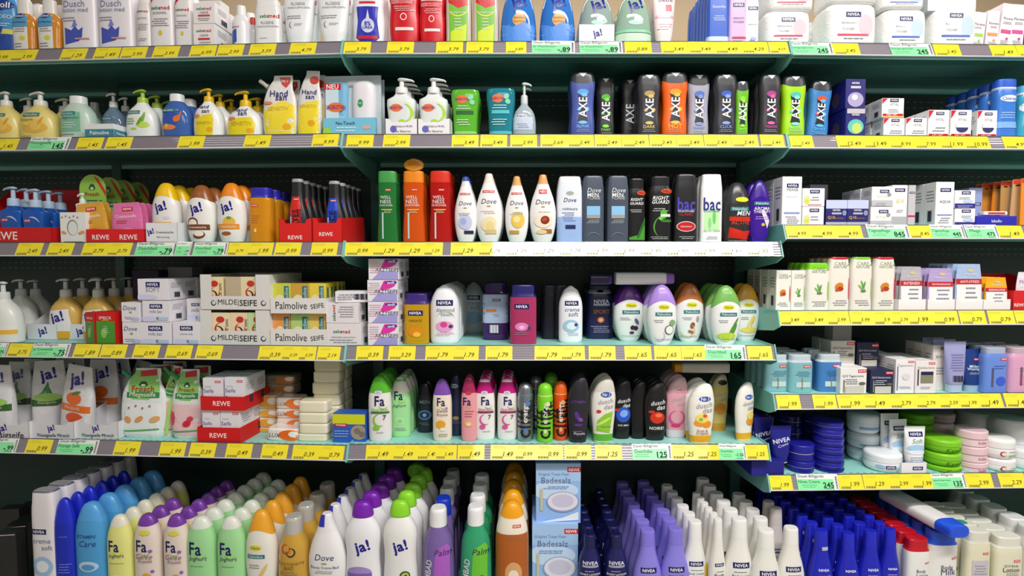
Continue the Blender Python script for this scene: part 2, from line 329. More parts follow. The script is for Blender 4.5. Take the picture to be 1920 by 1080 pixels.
def tray(x0, x1, ft, desc, c='-eee', dy=.004, d=.14, hb=.07, L=(), side=True, name='display_tray', wav=False, by=None, flare=0):
    """open shipping tray: low front lip, sides rising to the back"""
    bay = CTX['bay']; zs = CTX['z']
    if by: dy = max(dy_on((x0+x1)/2, by, bay, zs), .004)
    a = hit(x0, ft, bay, dy); b = hit(x1, ft, bay, dy); w = b[0]-a[0]; hf = (a[2]+b[2])/2-zs
    root = bpy.data.objects.new(name, None); COL.objects.link(root); root.location = ((a[0]+b[0])/2, (a[1]+b[1])/2, zs+.0005); root.rotation_euler = (0, 0, atan(BAY[bay][2]))
    T = .0012; hb = max(hb, hf)
    g = G(); g.box(-w/2, w/2, 0, d, 0, T); obj('tray_base', g.mesh('tray_base', [c]), root)
    g = G()
    if wav: g.prism([(-w/2, 0), (w/2, 0), (w/2, hf*1.25), (w*.36, hf*1.2), (w*.3, hf), (-w*.3, hf), (-w*.36, hf*1.2), (-w/2, hf*1.25)], 0, T, 'y')
    else: g.box(-w/2, w/2, 0, T, 0, hf)
    fo = obj('front_panel', g.mesh('front_panel', [c]), root)
    if L: obj('front_print', printed('front_print', L, w, hf, lambda px, pz, e: (px, -e, pz), 0), fo)
    for s in (-1, 1):
        g = G(); xx = s*(w/2-T/2); f1 = hf*(1.25 if wav else 1); g.prism([(0, 0), (d, 0), (d, hb), (d*.9, hb), (d*.12, f1), (0, f1)], xx-T/2, xx+T/2, 'x'); obj('side_panel', g.mesh('side_panel', [c]), root)
    g = G(); g.box(-w/2, w/2, d-T, d, 0, hb); obj('back_panel', g.mesh('back_panel', [c]), root)
    tag(root, desc+', '+CTX['loc'], 'tray'); return root
def stack(key, x, tops, w, descs, **kw):     # things piled up; tops listed from the top one down, last = base line
    for i in range(len(tops)-1):
        put(key, x+(kw.get('jit', [0]*9)[i] if 'jit' in kw else 0), tops[i], w, descs[i] if isinstance(descs, (list, tuple)) else descs % ['topmost', 'second from top', 'third from top', 'fourth from top', 'fifth from top', 'sixth from top', 'seventh from top', 'eighth from top'][i] if i < len(tops)-2 else (descs % 'bottom'), base=None if i == len(tops)-2 else tops[i+1]-.6, **{a: b for a, b in kw.items() if a != 'jit'})
# ---------------------------------------------------------------- print shorthands
def NV(y, x=0, w=.62, c='fff', bg='1b1d63'): return [('b', x, y, w, 'NIVEA', c, {'bg': bg})]
def RW(x, y, w=.3, R=0): return [('b', x, y, w, 'REWE', 'fff', {'bg': 'd8121c', 'R': R})]
def T(x, y, w, s, c='334', **o): return [('t', x, y, w, s, c, o)]
def FP(x, y, w, n, p, c='^8a8b96'): return [('f', x, y, w, n, p, c)]
def PM(y, x=0, w=.62): return [('b', x, y, w, 'Palmolive', 'e8f4f0', {'bg': '2f7f86', 'B': 0, 'ph': 1.5})]
def JA(x, y, w=.5): return [('t', x, y, w, 'ja!', '21188c', {'B': 3, 'R': 14})]
def FA(x, y, w=.42): return [('t', x, y, w, 'Fa', '1a1a5e', {'B': 2, 'sy': 1.25}), ('a', x+.3, y-.05, .18, .22, 200, 340, '9ad62a')]
def DV(y, w=.6, x=0, c='2a3a6a'): return [('t', x, y, w, 'Dove', c, {'I': 1}), ('e', x, y-.07, .16, .018, 'b5a050')]
def NEU(x, y, w=.3, c='fff', bg='d8202c', R=0): return [('b', x, y, w, 'NEU', c, {'bg': bg, 'R': R})]
def SM(x, y, w=.7, R=0):
    s = ('t', x-w*.5, y, w*.5, 'seba', '1a7a4a', {'B': 2}); m = ('t', x+w*.45, y, w*.5, 'med', 'c8283c', {'B': 2}); return [s, m]
def SG(x, y, w=.5): return [('e', x, y, w, .17, 'f07840'), ('t', x, y, w*1.15, 'SAGROTAN', '20208c', {'B': 1, 'sy': 1.5})]
def AX(x, y, L=.34, c='e8e8f0'): return [('t', x, y, -L, 'AXE', c, {'R': 90, 'B': 2})]
def DD(x, y, w=.62, c='b4b4bc'): return [('t', x, y+.035, w, 'dusch', c, {'B': 2, 'I': 1, 'R': 8}), ('t', x+.25, y-.045, w*.6, 'das', c, {'B': 2, 'I': 1, 'R': 8})]
def NR(x, y, w=.38): return [('e', x, y, w*1.2, .085, '2850b4'), ('t', x, y, w*.8, 'Nr.1', 'fff', {'B': 1})]
def BC(x, y, w, h, c='^334'): return [('r', x+w*2*(-.5+i/8), y, w*.05*(1+i % 3), h, c) for i in range(9)]
# ---------------------------------------------------------------- the room
def slab(name, x0, x1, y0, y1, z0, z1, c):
    g = G(); g.box(x0, x1, y0, y1, z0, z1); return struct(name, g.mesh(name, [c]))
slab('floor', -4, 5, -4, 4, -.05, 0, '9a968f'); slab('ceiling', -4, 5, -4, 4, 3.3, 3.35, '^c8c6c2')
slab('wall_back', -4, 5, 3.3, 3.35, 0, 3.3, '^c8b090')
slab('wall_left', -4.05, -4, -4, 4, 0, 3.3, '^d8d4cc'); slab('wall_right', 5, 5.05, -4, 4, 0, 3.3, '^d8d4cc'); slab('wall_front', -4, 5, -4.05, -4, 0, 3.3, '^d8d4cc')
def slotted(code, base, dark, pitch, z0, z1, axis='z'):
    m = bpy.data.materials.new(code); m.use_nodes = True; nt = m.node_tree; N = nt.nodes; p = N['Principled BSDF']; p.inputs['Roughness'].default_value = .42
    tc = N.new('ShaderNodeTexCoord'); sp = N.new('ShaderNodeSeparateXYZ'); nt.links.new(tc.outputs['Object'], sp.inputs[0])
    def mth(op, a, b=None):
        n = N.new('ShaderNodeMath'); n.operation = op
        for i, q in enumerate((a, b)):
            if q is None: continue
            if isinstance(q, (int, float)): n.inputs[i].default_value = q
            else: nt.links.new(q, n.inputs[i])
        return n.outputs[0]
    fx = mth('LESS_THAN', mth('FRACT', mth('MULTIPLY', sp.outputs['X'], 1/pitch)), .5)
    o = sp.outputs[axis.upper()]
    if isinstance(z0, (list, tuple)):
        band = None
        for za in z0:
            b_ = mth('MULTIPLY', mth('GREATER_THAN', o, za), mth('LESS_THAN', o, za+z1)); band = b_ if band is None else mth('ADD', band, b_)
    else: band = mth('MULTIPLY', mth('GREATER_THAN', o, z0), mth('LESS_THAN', o, z1))
    f = mth('MULTIPLY', fx, band)
    mx = N.new('ShaderNodeMix'); mx.data_type = 'RGBA'; nt.links.new(f, mx.inputs[0])
    for i, h in ((6, base), (7, dark)): mx.inputs[i].default_value = (*[lin(int(h[q:q+2], 16)) for q in (0, 2, 4)], 1)
    nt.links.new(mx.outputs[2], p.inputs['Base Color']); return m
GREEN = '5f9c94'; DGREEN = '3f6f68'
RTD = {('r', 4): 19.5, ('r', 3): 25.2}   # rails that sit a little steeper or flatter than the usual 24 degrees
RT = radians(24); RL = .0445        # price rail: tilt and height
ROWS = {'l': [(97, 80), (262, 253), (458, 455), (646, 650), (825, 835)], 'm': [(79, 82), (254, 255), (455, 457), (650, 650), (837, 833)], 'r': [(82, 87), (255, 259), (422, 427), (585, 583), (741, 739), (892, 888)]}
ENDS = {'l': [(-330, 641), (-330, 641), (-330, 644), (-330, 647), (-330, 651)], 'm': [(646, 1477), (646, 1471), (650, 1461), (652, 1450), (656, 1438)],
        'r': [(1483, 2300), (1476, 2300), (1469, 2300), (1459, 2300), (1450, 2300), (1440, 2300)]}
RN = ['', 'top', 'second', 'third', 'fourth', 'fifth', 'sixth']
BN = {'l': 'soap', 'm': 'shower', 'r': 'cream', 'L': 'soap', 'M': 'shower', 'R': 'cream'}
def mitre(root, b, w):      # the bays stand at a slight angle: their inner ends are cut to meet
    k = BAY[b][2]
    if not k: return
    for o in [root]+list(root.children_recursive):
        if o.type == 'MESH':
            for v in o.data.vertices:
                if v.co.x*(-k) > 0 and abs(v.co.x) > w/2-.03: v.co.x += k*v.co.y
shelf_m = slotted('slotted green steel', '9cdcd2', '3a5a56', .022, .019, .0225, 'y')
SD = .37; Z = {}
for b in 'lmr':
    yw = atan(BAY[b][2])
    for r in range(len(ROWS[b])):
        y0, y1 = ROWS[b][r]; x0, x1 = ENDS[b][r]
        A = hit(x0, y0 if x0 > 0 else y0, b); B = hit(x1, y1, b)
        xm = (max(x0, 0)+min(x1, 1920))/2; C = hit(xm, (y0+y1)/2, b); z = C[2]-.001; Z[b, r+1] = z
        w = hypot(B[0]-A[0], B[1]-A[1]); mx, my = (A[0]+B[0])/2, (A[1]+B[1])/2
        root = bpy.data.objects.new('shelf', None); COL.objects.link(root); root.location = (mx, my, z); root.rotation_euler = (0, 0, yw)
        tag(root, f'green steel shelf with price rail, {RN[r+1]} shelf, {BN[b]} bay', 'shelf', f'shelves of the {BN[b]} bay')
        g = G(); g.box(-w/2, w/2, .002, SD, -.004, 0); g.box(-w/2, w/2, .0, .02, -.034, -.004); g.box(-w/2, w/2, SD-.02, SD, -.034, -.004)
        obj('shelf_board', g.mesh('shelf_board', [shelf_m]), root)
        g = G(); g.box(-w/2, w/2, .075, .19, -.03, -.0045); g.box(-w/2, w/2, .235, SD-.025, -.022, -.0045)
        obj('stiffener', g.mesh('stiffener', ['3f7068'], .002), root)
        RT_ = radians(RTD.get((b, r+1), 24)); g = G(); c, s = cos(RT_), sin(RT_); top = .004
        def rp(u, o): return (-u*s-o*c, top-u*c+o*s)      # along the rail face, out of it
        P = [rp(0, 0), rp(RL, 0), rp(RL, .002), rp(RL-.0015, .002), rp(RL-.0015, .0006), rp(.0015, .0006), rp(.0015, .002), rp(0, .002)]
        g.prism(P+[(-.0, -.03), (.0, .0)][:0], -w/2, w/2, 'x', 0)
        for i in range(5): g.prism([rp(.006+i*.008, .0006), rp(.010+i*.008, .0006), rp(.008+i*.008, .0011)], -w/2, w/2, 'x', 0)
        g.prism([rp(.0, 0), rp(RL, 0), (-.004, -.038), (.001, 0)], -w/2, w/2, 'x', 1)
        rail = obj('price_rail', g.mesh('price_rail', ['=847c86', GREEN]), root)
        g = G(); g.prism([rp(RL-.0014, .0022), rp(RL+.0016, .0022), rp(RL+.0016, -.001), rp(RL-.0014, -.001)], -w/2, w/2, 'x'); obj('rail_lip', g.mesh('rail_lip', ['=d8d4dc']), rail)
        g = G(); g.prism([rp(-.0012, .0022), rp(.0004, .0022), rp(.0004, -.001), rp(-.0012, -.001)], -w/2, w/2, 'x'); obj('rail_edge', g.mesh('rail_edge', ['2a2c2c']), rail)
        for sd in (-1, 1):
            g = G(); xx = sd*(w/2+.0025)
            g.prism([rp(-.004, .005), rp(RL+.006, .005), (.02, -.058), (SD, -.1), (SD, .004), (.0, .006)], xx-.002, xx+.002, 'x')
            obj('end_bracket', g.mesh('end_bracket', ['80c6ba'], .0008), root)
        mitre(root, b, w)
# ---- base deck, back panels, posts
ZB = EYE-1.03
for b, (x0, x1) in {'L': (-330, 643), 'M': (646, 1476), 'R': (1480, 2300)}.items():
    lo = b.lower(); A = hit(x0, 900, lo); B = hit(x1, 900, lo) if b != 'M' else hit(1462, 900, lo)
    if b == 'L': B = hit(651, 900, lo)
    if b == 'M': A = hit(654, 900, lo)
    if b == 'R': A = hit(1464, 900, lo)
    kk = BAY[b][2]; c_ = abs(kk)*.4
    if kk < 0: B = (B[0]-c_, B[1]+kk*-c_*-1)
    if kk > 0: A = (A[0]+c_, A[1]+kk*c_)
    w = hypot(B[0]-A[0], B[1]-A[1]); mx, my = (A[0]+B[0])/2, (A[1]+B[1])/2; yw = atan(BAY[b][2])
    root = bpy.data.objects.new('base_unit', None); COL.objects.link(root); root.location = (mx, my, 0); root.rotation_euler = (0, 0, yw)
    tag(root, f'deep green base deck carrying the bottom row, {BN[b]} bay', 'shelf', 'base decks')
    g = G(); g.box(-w/2, w/2, -.095, SD, ZB-.03, ZB); obj('deck', g.mesh('deck', ['8cc8c0']), root)
    g = G(); g.box(-w/2, w/2, -.075, -.06, .0, ZB-.03); obj('kickplate', g.mesh('kickplate', [DGREEN]), root); mitre(root, b, w)
    zt = Z[lo, 1]+.02
    hm = slotted('perforated back '+b, '233b37', '7a908c', .025, [zz-.062 for zz in [Z[lo, q+1] for q in range(len(ROWS[lo]))]]+[zz-.082 for zz in [Z[lo, q+1] for q in range(len(ROWS[lo]))]], .0022, 'z')
    g = G(); g.box(-w/2, w/2, SD+.004, SD+.014, 0, zt); p = obj('back_panel', g.mesh('back_panel', [hm]), None, (mx, my, 0), (0, 0, yw))
    tag(p, f'dark green perforated back panel of the {BN[b]} bay', 'panel', 'back panels')
for px, b in ((648, 'm'), (1468, 'm'), (60, 'l'), (2290, 'r')):
    A = hit(px, 500, b); g = G(); g.box(-.018, .018, SD-.024, SD+.002, 0, Z['m', 1]+.015)
    p = obj('upright_post', g.mesh('upright_post', [DGREEN], .001), None, (A[0], A[1], 0), (0, 0, atan(BAY[b][2]))); p.scale = (1, 1, 1)
    tag(p, 'green slotted upright post '+{648: 'between soap and shower bays', 1468: 'between shower and cream bays', 60: 'behind the soap pumps of the soap bay', 2290: 'at the end of the cream bay'}[px], 'post')
# ---------------------------------------------------------------- price tags
def price(b, r, x, s, green=None, w=50, tilt=0, dup_=''):
    y0, y1 = ROWS[b][r-1]; x0, x1 = ENDS[b][r-1]; t = (x-max(x0, 0))/(min(x1, 1920)-max(x0, 0))
    A = hit(x, y0+(y1-y0)*t, b); ww = w/F*A[3]; hh = RL-.002 if not green else RL+.001
    z = Z[b, r]+.0045; off = .0014+(.0005 if green else 0)+tilt*.0003
    if green:
        if green == 1: green = 'Duschbad'
        L = [('r', 0, .5, 1, 1, '=f2f4f0'), ('r', -.12, .34, .88, .68, '=8cf0a8'), ('t', -.3, .84, .62, 'Dauer-Billigpreis', '^3a4440', {'B': 1})]
        L += [('t', -.42, .52, min(.52, .055*len(green)), green, '^1c6a3c', {'B': 1}), ('t', .5, .3, .26 if len(s) < 4 else .3, s, '^143c28', {'B': 3}), ('r', .5, .08, .24, .03, '^143c28')]+FP(-.45, .3, .4, 2, .12, '^5ab478')+[('r', .9, .1+.09*i, .04, .05, '^445') for i in range(9)]
        nm = 'promotion_tag'; lb = f'green and white promotion tag reading {s}'
    else:
        L = [('r', 0, .5, 1, 1, '=fae828')]
        if s: L += [('t', .3, .36, .128*len(s.replace('.', '')), s, '^3a3810', {'I': 1, 'B': 1})]
        L += [('f', -.35, .88, .5, 2, .1, '^c8b83c')]+[('r', -.8+.11*i, .13, .05-.02*(i % 2), .15, '^8a8438') for i in range(7)]
        nm = 'price_tag'; lb = f'yellow price tag reading {s}' if s else 'yellow price tag, price too faint to read'
    RT = radians(RTD.get((b, r), 24)); me = printed(nm, L, ww, hh, lambda px, pz, e: (px, -e*.4, pz), 0)
    g = G(); g.box(-ww/2, ww/2, 0, .0002, 0, hh); card = g.mesh(nm, ['=f4f0d0'])
    bm = bmesh.new(); bm.from_mesh(me); n = len(me.materials); me.materials.append(mat('=f4f0d0'))
    nf = len(bm.faces); bm.from_mesh(card); bm.faces.ensure_lookup_table()
    for q in bm.faces[nf:]: q.material_index = n
    bm.to_mesh(me); bm.free()
    k = BAY[b][2]; o = obj(nm, me, None, (A[0], A[1]-sin(RT)*(RL)-off*cos(RT), z-RL*cos(RT)+off*sin(RT)), None)
    from mathutils import Matrix
    o.rotation_euler = (Matrix.Rotation(atan(k), 3, 'Z')@Matrix.Rotation(-RT, 3, 'X')@Matrix.Rotation(tilt*.02, 3, 'Y')).to_euler()
    where = PT_REF.get((b, r), []); near = ''
    tag(o, lb+f', {RN[r]} rail, {BN[b]} bay'+dup_, 'price tag', f'price tags on the {RN[r]} rail of the {BN[b]} bay')
    return o
PT_REF = {}
def tags(b, r, s):
    L = []
    for it in s.split():
        p = it.split(':'); x = float(p[0]); v = p[1].replace('_', '') if len(p) > 1 else ''
        gr = p[2].replace('_', ' ') if len(p) > 2 else None; w = float(p[3]) if len(p) > 3 else (80 if gr else 50)
        L.append((x, v, gr or None, w))
    key = lambda q: (q[1], bool(q[2]))
    for i, (x, v, gr, w) in enumerate(L):
        same = [j for j, q in enumerate(L) if key(q) == key(L[i])]; d = ''
        if len(same) > 1:
            j = same.index(i); d = f', {ORD[j+1]} such along the rail'
        price(b, r, x, v, gr, w, (i % 2)*1.0-.5+.01*i, d)
tags('l', 1, '5:3.99 50:3.99 143:1.29 205:1.49 255:3.99 315:3.99 384:6.99 435:2.99 495:3.39 570:4.79')
tags('m', 1, '672:3.79 752:3.79 844:3.79 900:3.79 968:0.89::38 1037:-.89:ja!_Waschlotion 1126:-.89:ja!_Waschlotion 1195:0.89 1263:3.49 1313:3.49 1363:4.49 1412:4.29 1457:4.29::36')
tags('r', 1, '1519:245:Reinigungstücher 1583:2.45 1705:245:Reinigungstücher 1771:2.45 1877:1.49 1926:1.49')
tags('l', 2, '15:1.45 97:145:Flüssigseife 173:1.45 227:1.45 362:1.99 485:1.49 612:9.99')
tags('m', 2, '677:9.99 745:2.99 873:3.49 926:3.49 982:2.99 1038:2.69 1088:2.49 1139:2.49 1190:2.49 1241:2.49 1292:2.49 1343:2.49 1394:2.49 1445:2.49::44')
tags('r', 2, '1500:2.49::44 1590:12.49 1638:13.49 1686:8.99 1733:7.99 1780:11.99 1826:10.99 1900:4.99')
tags('l', 3, '60:2.49 118:2.49 183:0.79 228:0.79::46 297:-.79:Duschbad 347:-.79:Bad:30 398:-.79:Duschbad:66 448:0.79::36 490:1.99 542:0.99 610:0.99')
tags('m', 3, '675:0.99 724:1.29 772:1.29 813:1.29::36 871:1.29 921:1.29 971:1.29 1021:1.29 1071:1.79 1121:1.79 1171:1.99 1221:1.99 1271:1.99 1321:1.99 1371:1.65 1421:1.65')
tags('r', 3, '1493:4.99::44 1539:4.99 1588:4.99 1661:845:Tagespflege 1722:8.45::46 1772:445:Tagespflege:64 1836:475:Pflege:62 1888:1.49')
tags('l', 4, '-2:-.75:Seife:44 42:0.75::46 100:-.75:ja!_Cremeseife:74 167:1.89 217:0.89 278:0.99 339:0.69 395:0.69 512:0.39 548:0.39::36 577:0.39::36 618:2.19::44')
tags('m', 4, '695:0.39 755:3.29 824:1.79 873:1.79 936:1.79 1027:1.79 1073:1.79::46 1128:1.79 1195:1.65 1250:1.65 1299:1.65::46 1358:165:Duschbad:76 1422:1.65::46')
tags('r', 4, '1481:3.49::44 1525:3.49::46 1568:2.99::44 1612:3.99::44 1655:3.99::44 1685:2.79::40 1719:1.99::52 1768:0.99 1820:0.79 1873:0.79 1918:0.79::38')
tags('l', 5, '8:-.99:Seife:64 78:0.99 150:-.99:Flüssige_Seife 242:1.99 327:1.99 383:0.39 451:0.49 517:0.49 575:0.39 622:0.79')
tags('m', 5, '713:1.49 760:1.49::46 805:1.49::46 837:1.49::40 884:1.49 945:1.49 983:0.99::44 1030:0.99 1083:0.99 1140:1.25 1221:125:Duschdas:74 1282:1.25 1326:1.25::46 1371:-1.25:Duschdas:50 1417:1.25::42')
tags('r', 5, '1476:1.99::44 1543:1.99::44 1592:1.99 1638:1.49 1687:2.79 1733:2.79::46 1776:2.59::44 1812:1.99::40 1850:1.49 1903:1.49')
tags('r', 6, '1462:1.99::42 1530:245:Nivea_Creme:78 1592:1.99::46 1638:1.29::46 1683:2.99::46 1726:1.99::46 1775:135:Seife_&_Haarcreme:64 1831:2.99 1893:2.29')
def at(b, r):
    CTX['bay'] = b; CTX['z'] = Z[b, r] if r else ZB
    CTX['loc'] = (f'{RN[r]} shelf, {BN[b]} bay' if r else f'bottom row, {BN[b]} bay')
# ================================================================ top shelf
at('l', 1)
R_ = '^c8283c'; GY = '^6a7080'
put('fa', 10, -22, 52, 'blue bottle with wavy yellow band at the frame edge', '4a9ad2', 'e8f0f4', [('r', 0, .2, 2, .3, '2a50a8'), ('r', 0, .34, 2, .07, 'e0dc60'), ('e', 0, .72, .9, .17, '1f3c96')]+T(0, .72, .7, 'Scholl', 'fff', B=1)+T(0, .34, .3, '2', '2a50a8', B=2)+T(0, .55, .8, 'FUSS DEO', 'fff')+FP(0, .45, .7, 2, .03, 'fff'), n=3)
for x, ex in ((46, 'beside the blue bottle'), (93, 'beside the white lotion')):
    put('flask', x, 2, 46, 'amber foot bath bottle with white cap, '+ex, '~f0a040', 'f4f0ec', [('r', -.12, .38, .66, .66, 'f2eee6'), ('r', -.12, .6, .66, .2, '58a8d8'), ('e', -.1, .7, .44, .1, '1f3c96'), ('e', .1, .3, .25, .08, 'e6dc40')]+T(-.1, .7, .36, 'Scholl', 'fff', B=1)+T(-.1, .58, .55, 'Fuss-Pflege-Bad', '234')+FP(-.12, .5, .5, 3, .04)+FP(-.2, .2, .4, 2, .05), n=3, d=.035)
for x, ex in ((154, 'nearer the amber bottles'), (222, 'beside the red and white cartons')):
    put('slab', x, -38, 68, 'broad white bottle with blue splash, '+ex, 'f0eaf0', 'e8e8ec', [('p', '4858b8', [(-.7, .12), (-.7, .34), (-.3, .3), (-.1, .36), (.1, .3), (.35, .34), (.3, .22), (.1, .16)]), ('p', '7a8cd8', [(-.3, .34), (-.1, .44), (.05, .36)])]+RW(.35, .72, .3)+T(-.1, .64, .6, 'Dusch', '^8890b0')+T(-.05, .56, .72, 'lotion med', '^8890b0')+FP(-.4, .46, .4, 2, .035)+[('r', .3, .19, .4, .02, 'd89a9a')], n=2, sa=0)
put('fa', 270, -12, 28, 'slim cream-white lotion bottle beside the splash bottle', 'ece6e4', 'f4f0f0', SM(0, .68, .8)+T(0, .56, .6, 'LOTION', GY)+FP(0, .46, .7, 4, .03)+FP(0, .22, .5, 2, .03), n=2)
put('slab', 306, -16, 44, 'white shower oil bottle with red corner and yellow drop', 'f2ecee', 'f2f0f0', [('p', 'd02838', [(-.9, .84), (-.9, .78), (.1, .93), (-.2, .93)])]+SM(.05, .7, .8)+T(0, .62, .6, 'DUSCHÖL', '^445')+[('e', 0, .3, .18, .08, 'e6cc30')]+FP(0, .52, .8, 4, .035), n=2)
put('slab', 345, -12, 32, 'narrower white shower oil bottle with red corner', 'f2ecee', 'f2f0f0', [('p', 'd02838', [(-.9, .84), (-.9, .78), (.1, .93), (-.2, .93)])]+SM(.05, .7, .8)+T(0, .6, .6, 'DUSCHÖL', '^445')+[('e', 0, .3, .18, .07, 'e6cc30')]+FP(0, .5, .8, 4, .035), n=2)
SMC = SM(0, .72, .7)+T(0, .52, .4, 'CREME', GY)+[('r', 0, .38, .55, .08, 'd02838')]+FP(0, .24, .6, 2, .09)
stack('box', 382, (5, 44.5, 85), 42, 'small white and red cream carton, %s of two', c='f2ecec', d=.075, L=SMC, n=2, dy=.012)
put('box', 388, 1, 52, 'plain white carton behind the small cream cartons', 'f0ecec', d=.05, dy=.2, side=[])
put('round', 452, 12, 33, 'small white lotion bottle with tilted blue label', 'eceaee', 'f4f2f2', [('p', '2858b8', [(-.85, .12), (-.85, .4), (-.1, .46), (-.1, .18)])]+SM(-.3, .5, .5), n=3)
put('round', 474, 34, 22, 'little silver bottle with red cap between white bottles', 'c8c4c8', 'd04030', dy=.05)
put('slab', 504, 3, 48, 'white wash emulsion bottle with rounded shoulders', 'f2f0f0', 'f4f2f2', SM(.25, .66, .75)+T(.1, .53, .5, 'FLÜSSIG', GY)+T(.1, .45, .8, 'WASCH-EMULSION', GY)+FP(-.3, .22, .4, 1, .03), tc=.86, n=2)
for x, w, ex in ((560, 62, 'beside the small bottle'), (625, 64, 'at the bay joint')):
    put('tube', x, -40, w, 'big white tube on its cap, '+ex, 'f2f2f4', 'e6e8e8', SM(.1, .74, .68)+T(.05, .63, .42, 'FLÜSSIG', GY)+T(.1, .57, .68, 'WASCH-EMULSION', GY)+FP(-.1, .45, .55, 2, .03)+[('a', -.2, .33, .1, .12, 120, 260, '445')]+FP(.1, .34, .3, 2, .02), tc=.04, d=.045, n=2)
at('m', 1)
put('oval', 691, -30, 60, 'white urea lotion bottle with royal blue panel and drop', 'f4f2f4', 'f4f2f4', [('p', '2c30b4', [(-.68, .62), (.68, .62), (.6, .4), (.72, .15), (.45, .08), (-.45, .08), (-.72, .15), (-.6, .4)]), ('e', .02, .33, .4, .22, 'd8dcf4'), ('p', 'd8dcf4', [(-.1, .42), (.14, .42), (.02, .58)]), ('r', 0, .68, .5, .03, 'd02838'), ('r', 0, .15, .6, .05, 'd02838')]+T(0, .78, .75, 'bodyurea', '223')+T(.02, .36, .2, '8%', '2c30b4', B=1)+T(.02, .3, .3, 'UREA', '2c30b4', B=1), n=3, tc=.93)
for x, w, tp, ex in ((758, 56, -34, 'the taller one beside the blue-panelled bottle'), (810, 48, -26, 'the narrower one')):
    put('oval', x, tp, w, 'glossy red repair lotion bottle, '+ex, 'd41020', 'd41020', [('r', 0, .78, .8, .09, 'f0dcdc'), ('e', 0, .45, .22, .11, 'f4e4e4'), ('e', 0, .45, .16, .08, 'd41020'), ('r', .05, .27, .6, .045, 'f4e4e4')]+T(0, .78, .72, 'bodyrepair', '334', B=1)+T(0, .69, .8, 'REPARIERENDE CREME-MILCH', 'f8e0e0')+T(-.1, .655, .7, 'GEGEN JUCKREIZ', 'f8e0e0')+FP(0, .6, .7, 3, .03, 'f0d0d0'), n=2, tc=.93)
for x, ex in ((860, 'beside the red bottle'), (911, 'beside the blue wash lotion')):
    put('slab', x, -26, 47, 'beige bottle with tricoloured panel, '+ex, '~ecdcd0', 'e8dcd4', [('r', 0, .42, .72, .76, '7cc040'), ('p', 'd4222c', [(-.78, .98), (.78, .98), (.76, .66), (0, .61), (-.76, .7)]), ('p', 'd8e830', [(-.6, .24), (-.1, .3), (.66, .36), (.6, .06), (-.6, .06)]), ('a', 0, .66, .4, .45, 200, 340, 'e8ec50')]+T(0, .76, .58, 'SPEICK', 'fff', B=2)+T(0, .54, .6, 'Duschgel Sensitiv', 'f4f8e8')+FP(0, .44, .35, 4, .05, 'e0f0d0'), n=2)
for i, (x, w, c, l2, ex) in enumerate(((972, 68, '~3c86e0', 0, 'beside the striped bottles'), (1045, 67, '~3c86e0', 0, 'next to the clear one'), (1118, 68, '~a8bcb8', 1, 'inside the white card'), (1187, 68, '~a8c8b4', 1, 'beside the pink tube'))):
    put('cushion', x, -14 if i < 2 else -4, w, ('blue transparent' if i < 2 else 'clear')+' bulging wash lotion bottle, '+ex, c, None, JA(.05, .74 if i < 2 else .78, .4)+([('e', .05, .46, .36, .22, 'e0a040')]+T(.05, .5, .3, 'Sensitive', '5a3a10')+T(.05, .43, .3, 'Aqua-Frische', '5a3a10')+[('r', 0, .22, 1.7, .006, 'a8d0f8'), ('p', '5090e8', [(-.8, .08), (-.9, .4), (-.3, .34), (.3, .42), (.9, .36), (.8, .08)])] if i < 2 else [('e', .05, .46, .4, .09, 'b0e0d0'), ('e', .15, .52, .2, .1, 'd8f0ea'), ('r', 0, .15, 1.8, .22, 'c8dcc8'), ('r', 0, .3, 1.8, .05, '88d0a8')]), n=2, dr=.62)
tray(1085, 1153, 46, 'low white card tray lettered in blue, round a clear bottle', '-f0eef0', dy=.0035, d=.06, hb=.03, L=JA(.05, .5, .25))
put('tube', 1245, -28, 44, 'pale pink tube standing on its cap', 'f0dcdc', 'f4f2f0', T(.1, .76, .6, 'bebe', '5a2a5a', B=1)+[('r', .35, .62, .25, .1, 'c83848'), ('r', 0, .48, .75, .04, 'eca8c0')]+FP(0, .36, .6, 3, .04, 'd898a8'), tc=.05, n=2)
put('slab', 1346, -34, 40, 'royal blue cleanser bottle with pale foot', '2c60c8', '3468d0', T(0, .6, .6, 'Gesichts', 'e8f0ff')+FP(0, .46, .6, 3, .03, 'd8e4ff')+NV(.8), n=7, st=.033, bands=((0, .16, 'ccd8f0', 'foot'),))
put('slab', 1383, -26, 34, 'lilac face tonic bottle', 'd8b4dc', 'e8e0ec', NV(.67, w=.62)+T(0, .46, .6, 'GESICHTS', '^846a9a')+T(0, .4, .6, 'WASSER', '^846a9a')+[('r', .1, .15, .75, .03, 'c83050')]+FP(0, .1, .6, 2, .03), n=3)
put('slab', 1409, -10, 26, 'slim white cleanser bottle with blue flower', 'f4f4f8', 'e8ecf4', NV(.72, .1, .72)+T(.1, .42, .7, 'REINIGUNGS', GY)+[('e', .1, .13, .6, .06, '8090d8', 25), ('e', .2, .16, .4, .06, 'b0b8e8', -20)], n=3)
def wipes(x, t, b, w, desc, acc, base=None, dy=.02):
    put('pillow', x, t, w, desc, '%f4f4f2', None, [('r', 0, .5, 1.62/2, .78, '=f8f6f4'), ('e', .45, .5, .3, .5, acc[0]), ('r', -.05, .28, .62, .05, acc[1])]+NV(.74, -.05, .3)+T(-.2, .55, .32, 'REINIGUNGS', '^8a8c98')+T(-.25, .42, .24, 'TÜCHER', '^8a8c98')+FP(-.05, .2, .5, 1, .06), base=base, dy=dy, dr=.8, n=2 if not base else 1)
PK = ('^f4ccd4', 'd04868'); BL = ('^c8dcf0', '4868c0')
wipes(1466, 33, 80, 84, 'white wipes pack with pink stripe beside the slim cleanser', PK)
wipes(1472, -14, 33, 84, 'white wipes pack lying on the one beside the cleanser', PK, base=32)
at('r', 1)
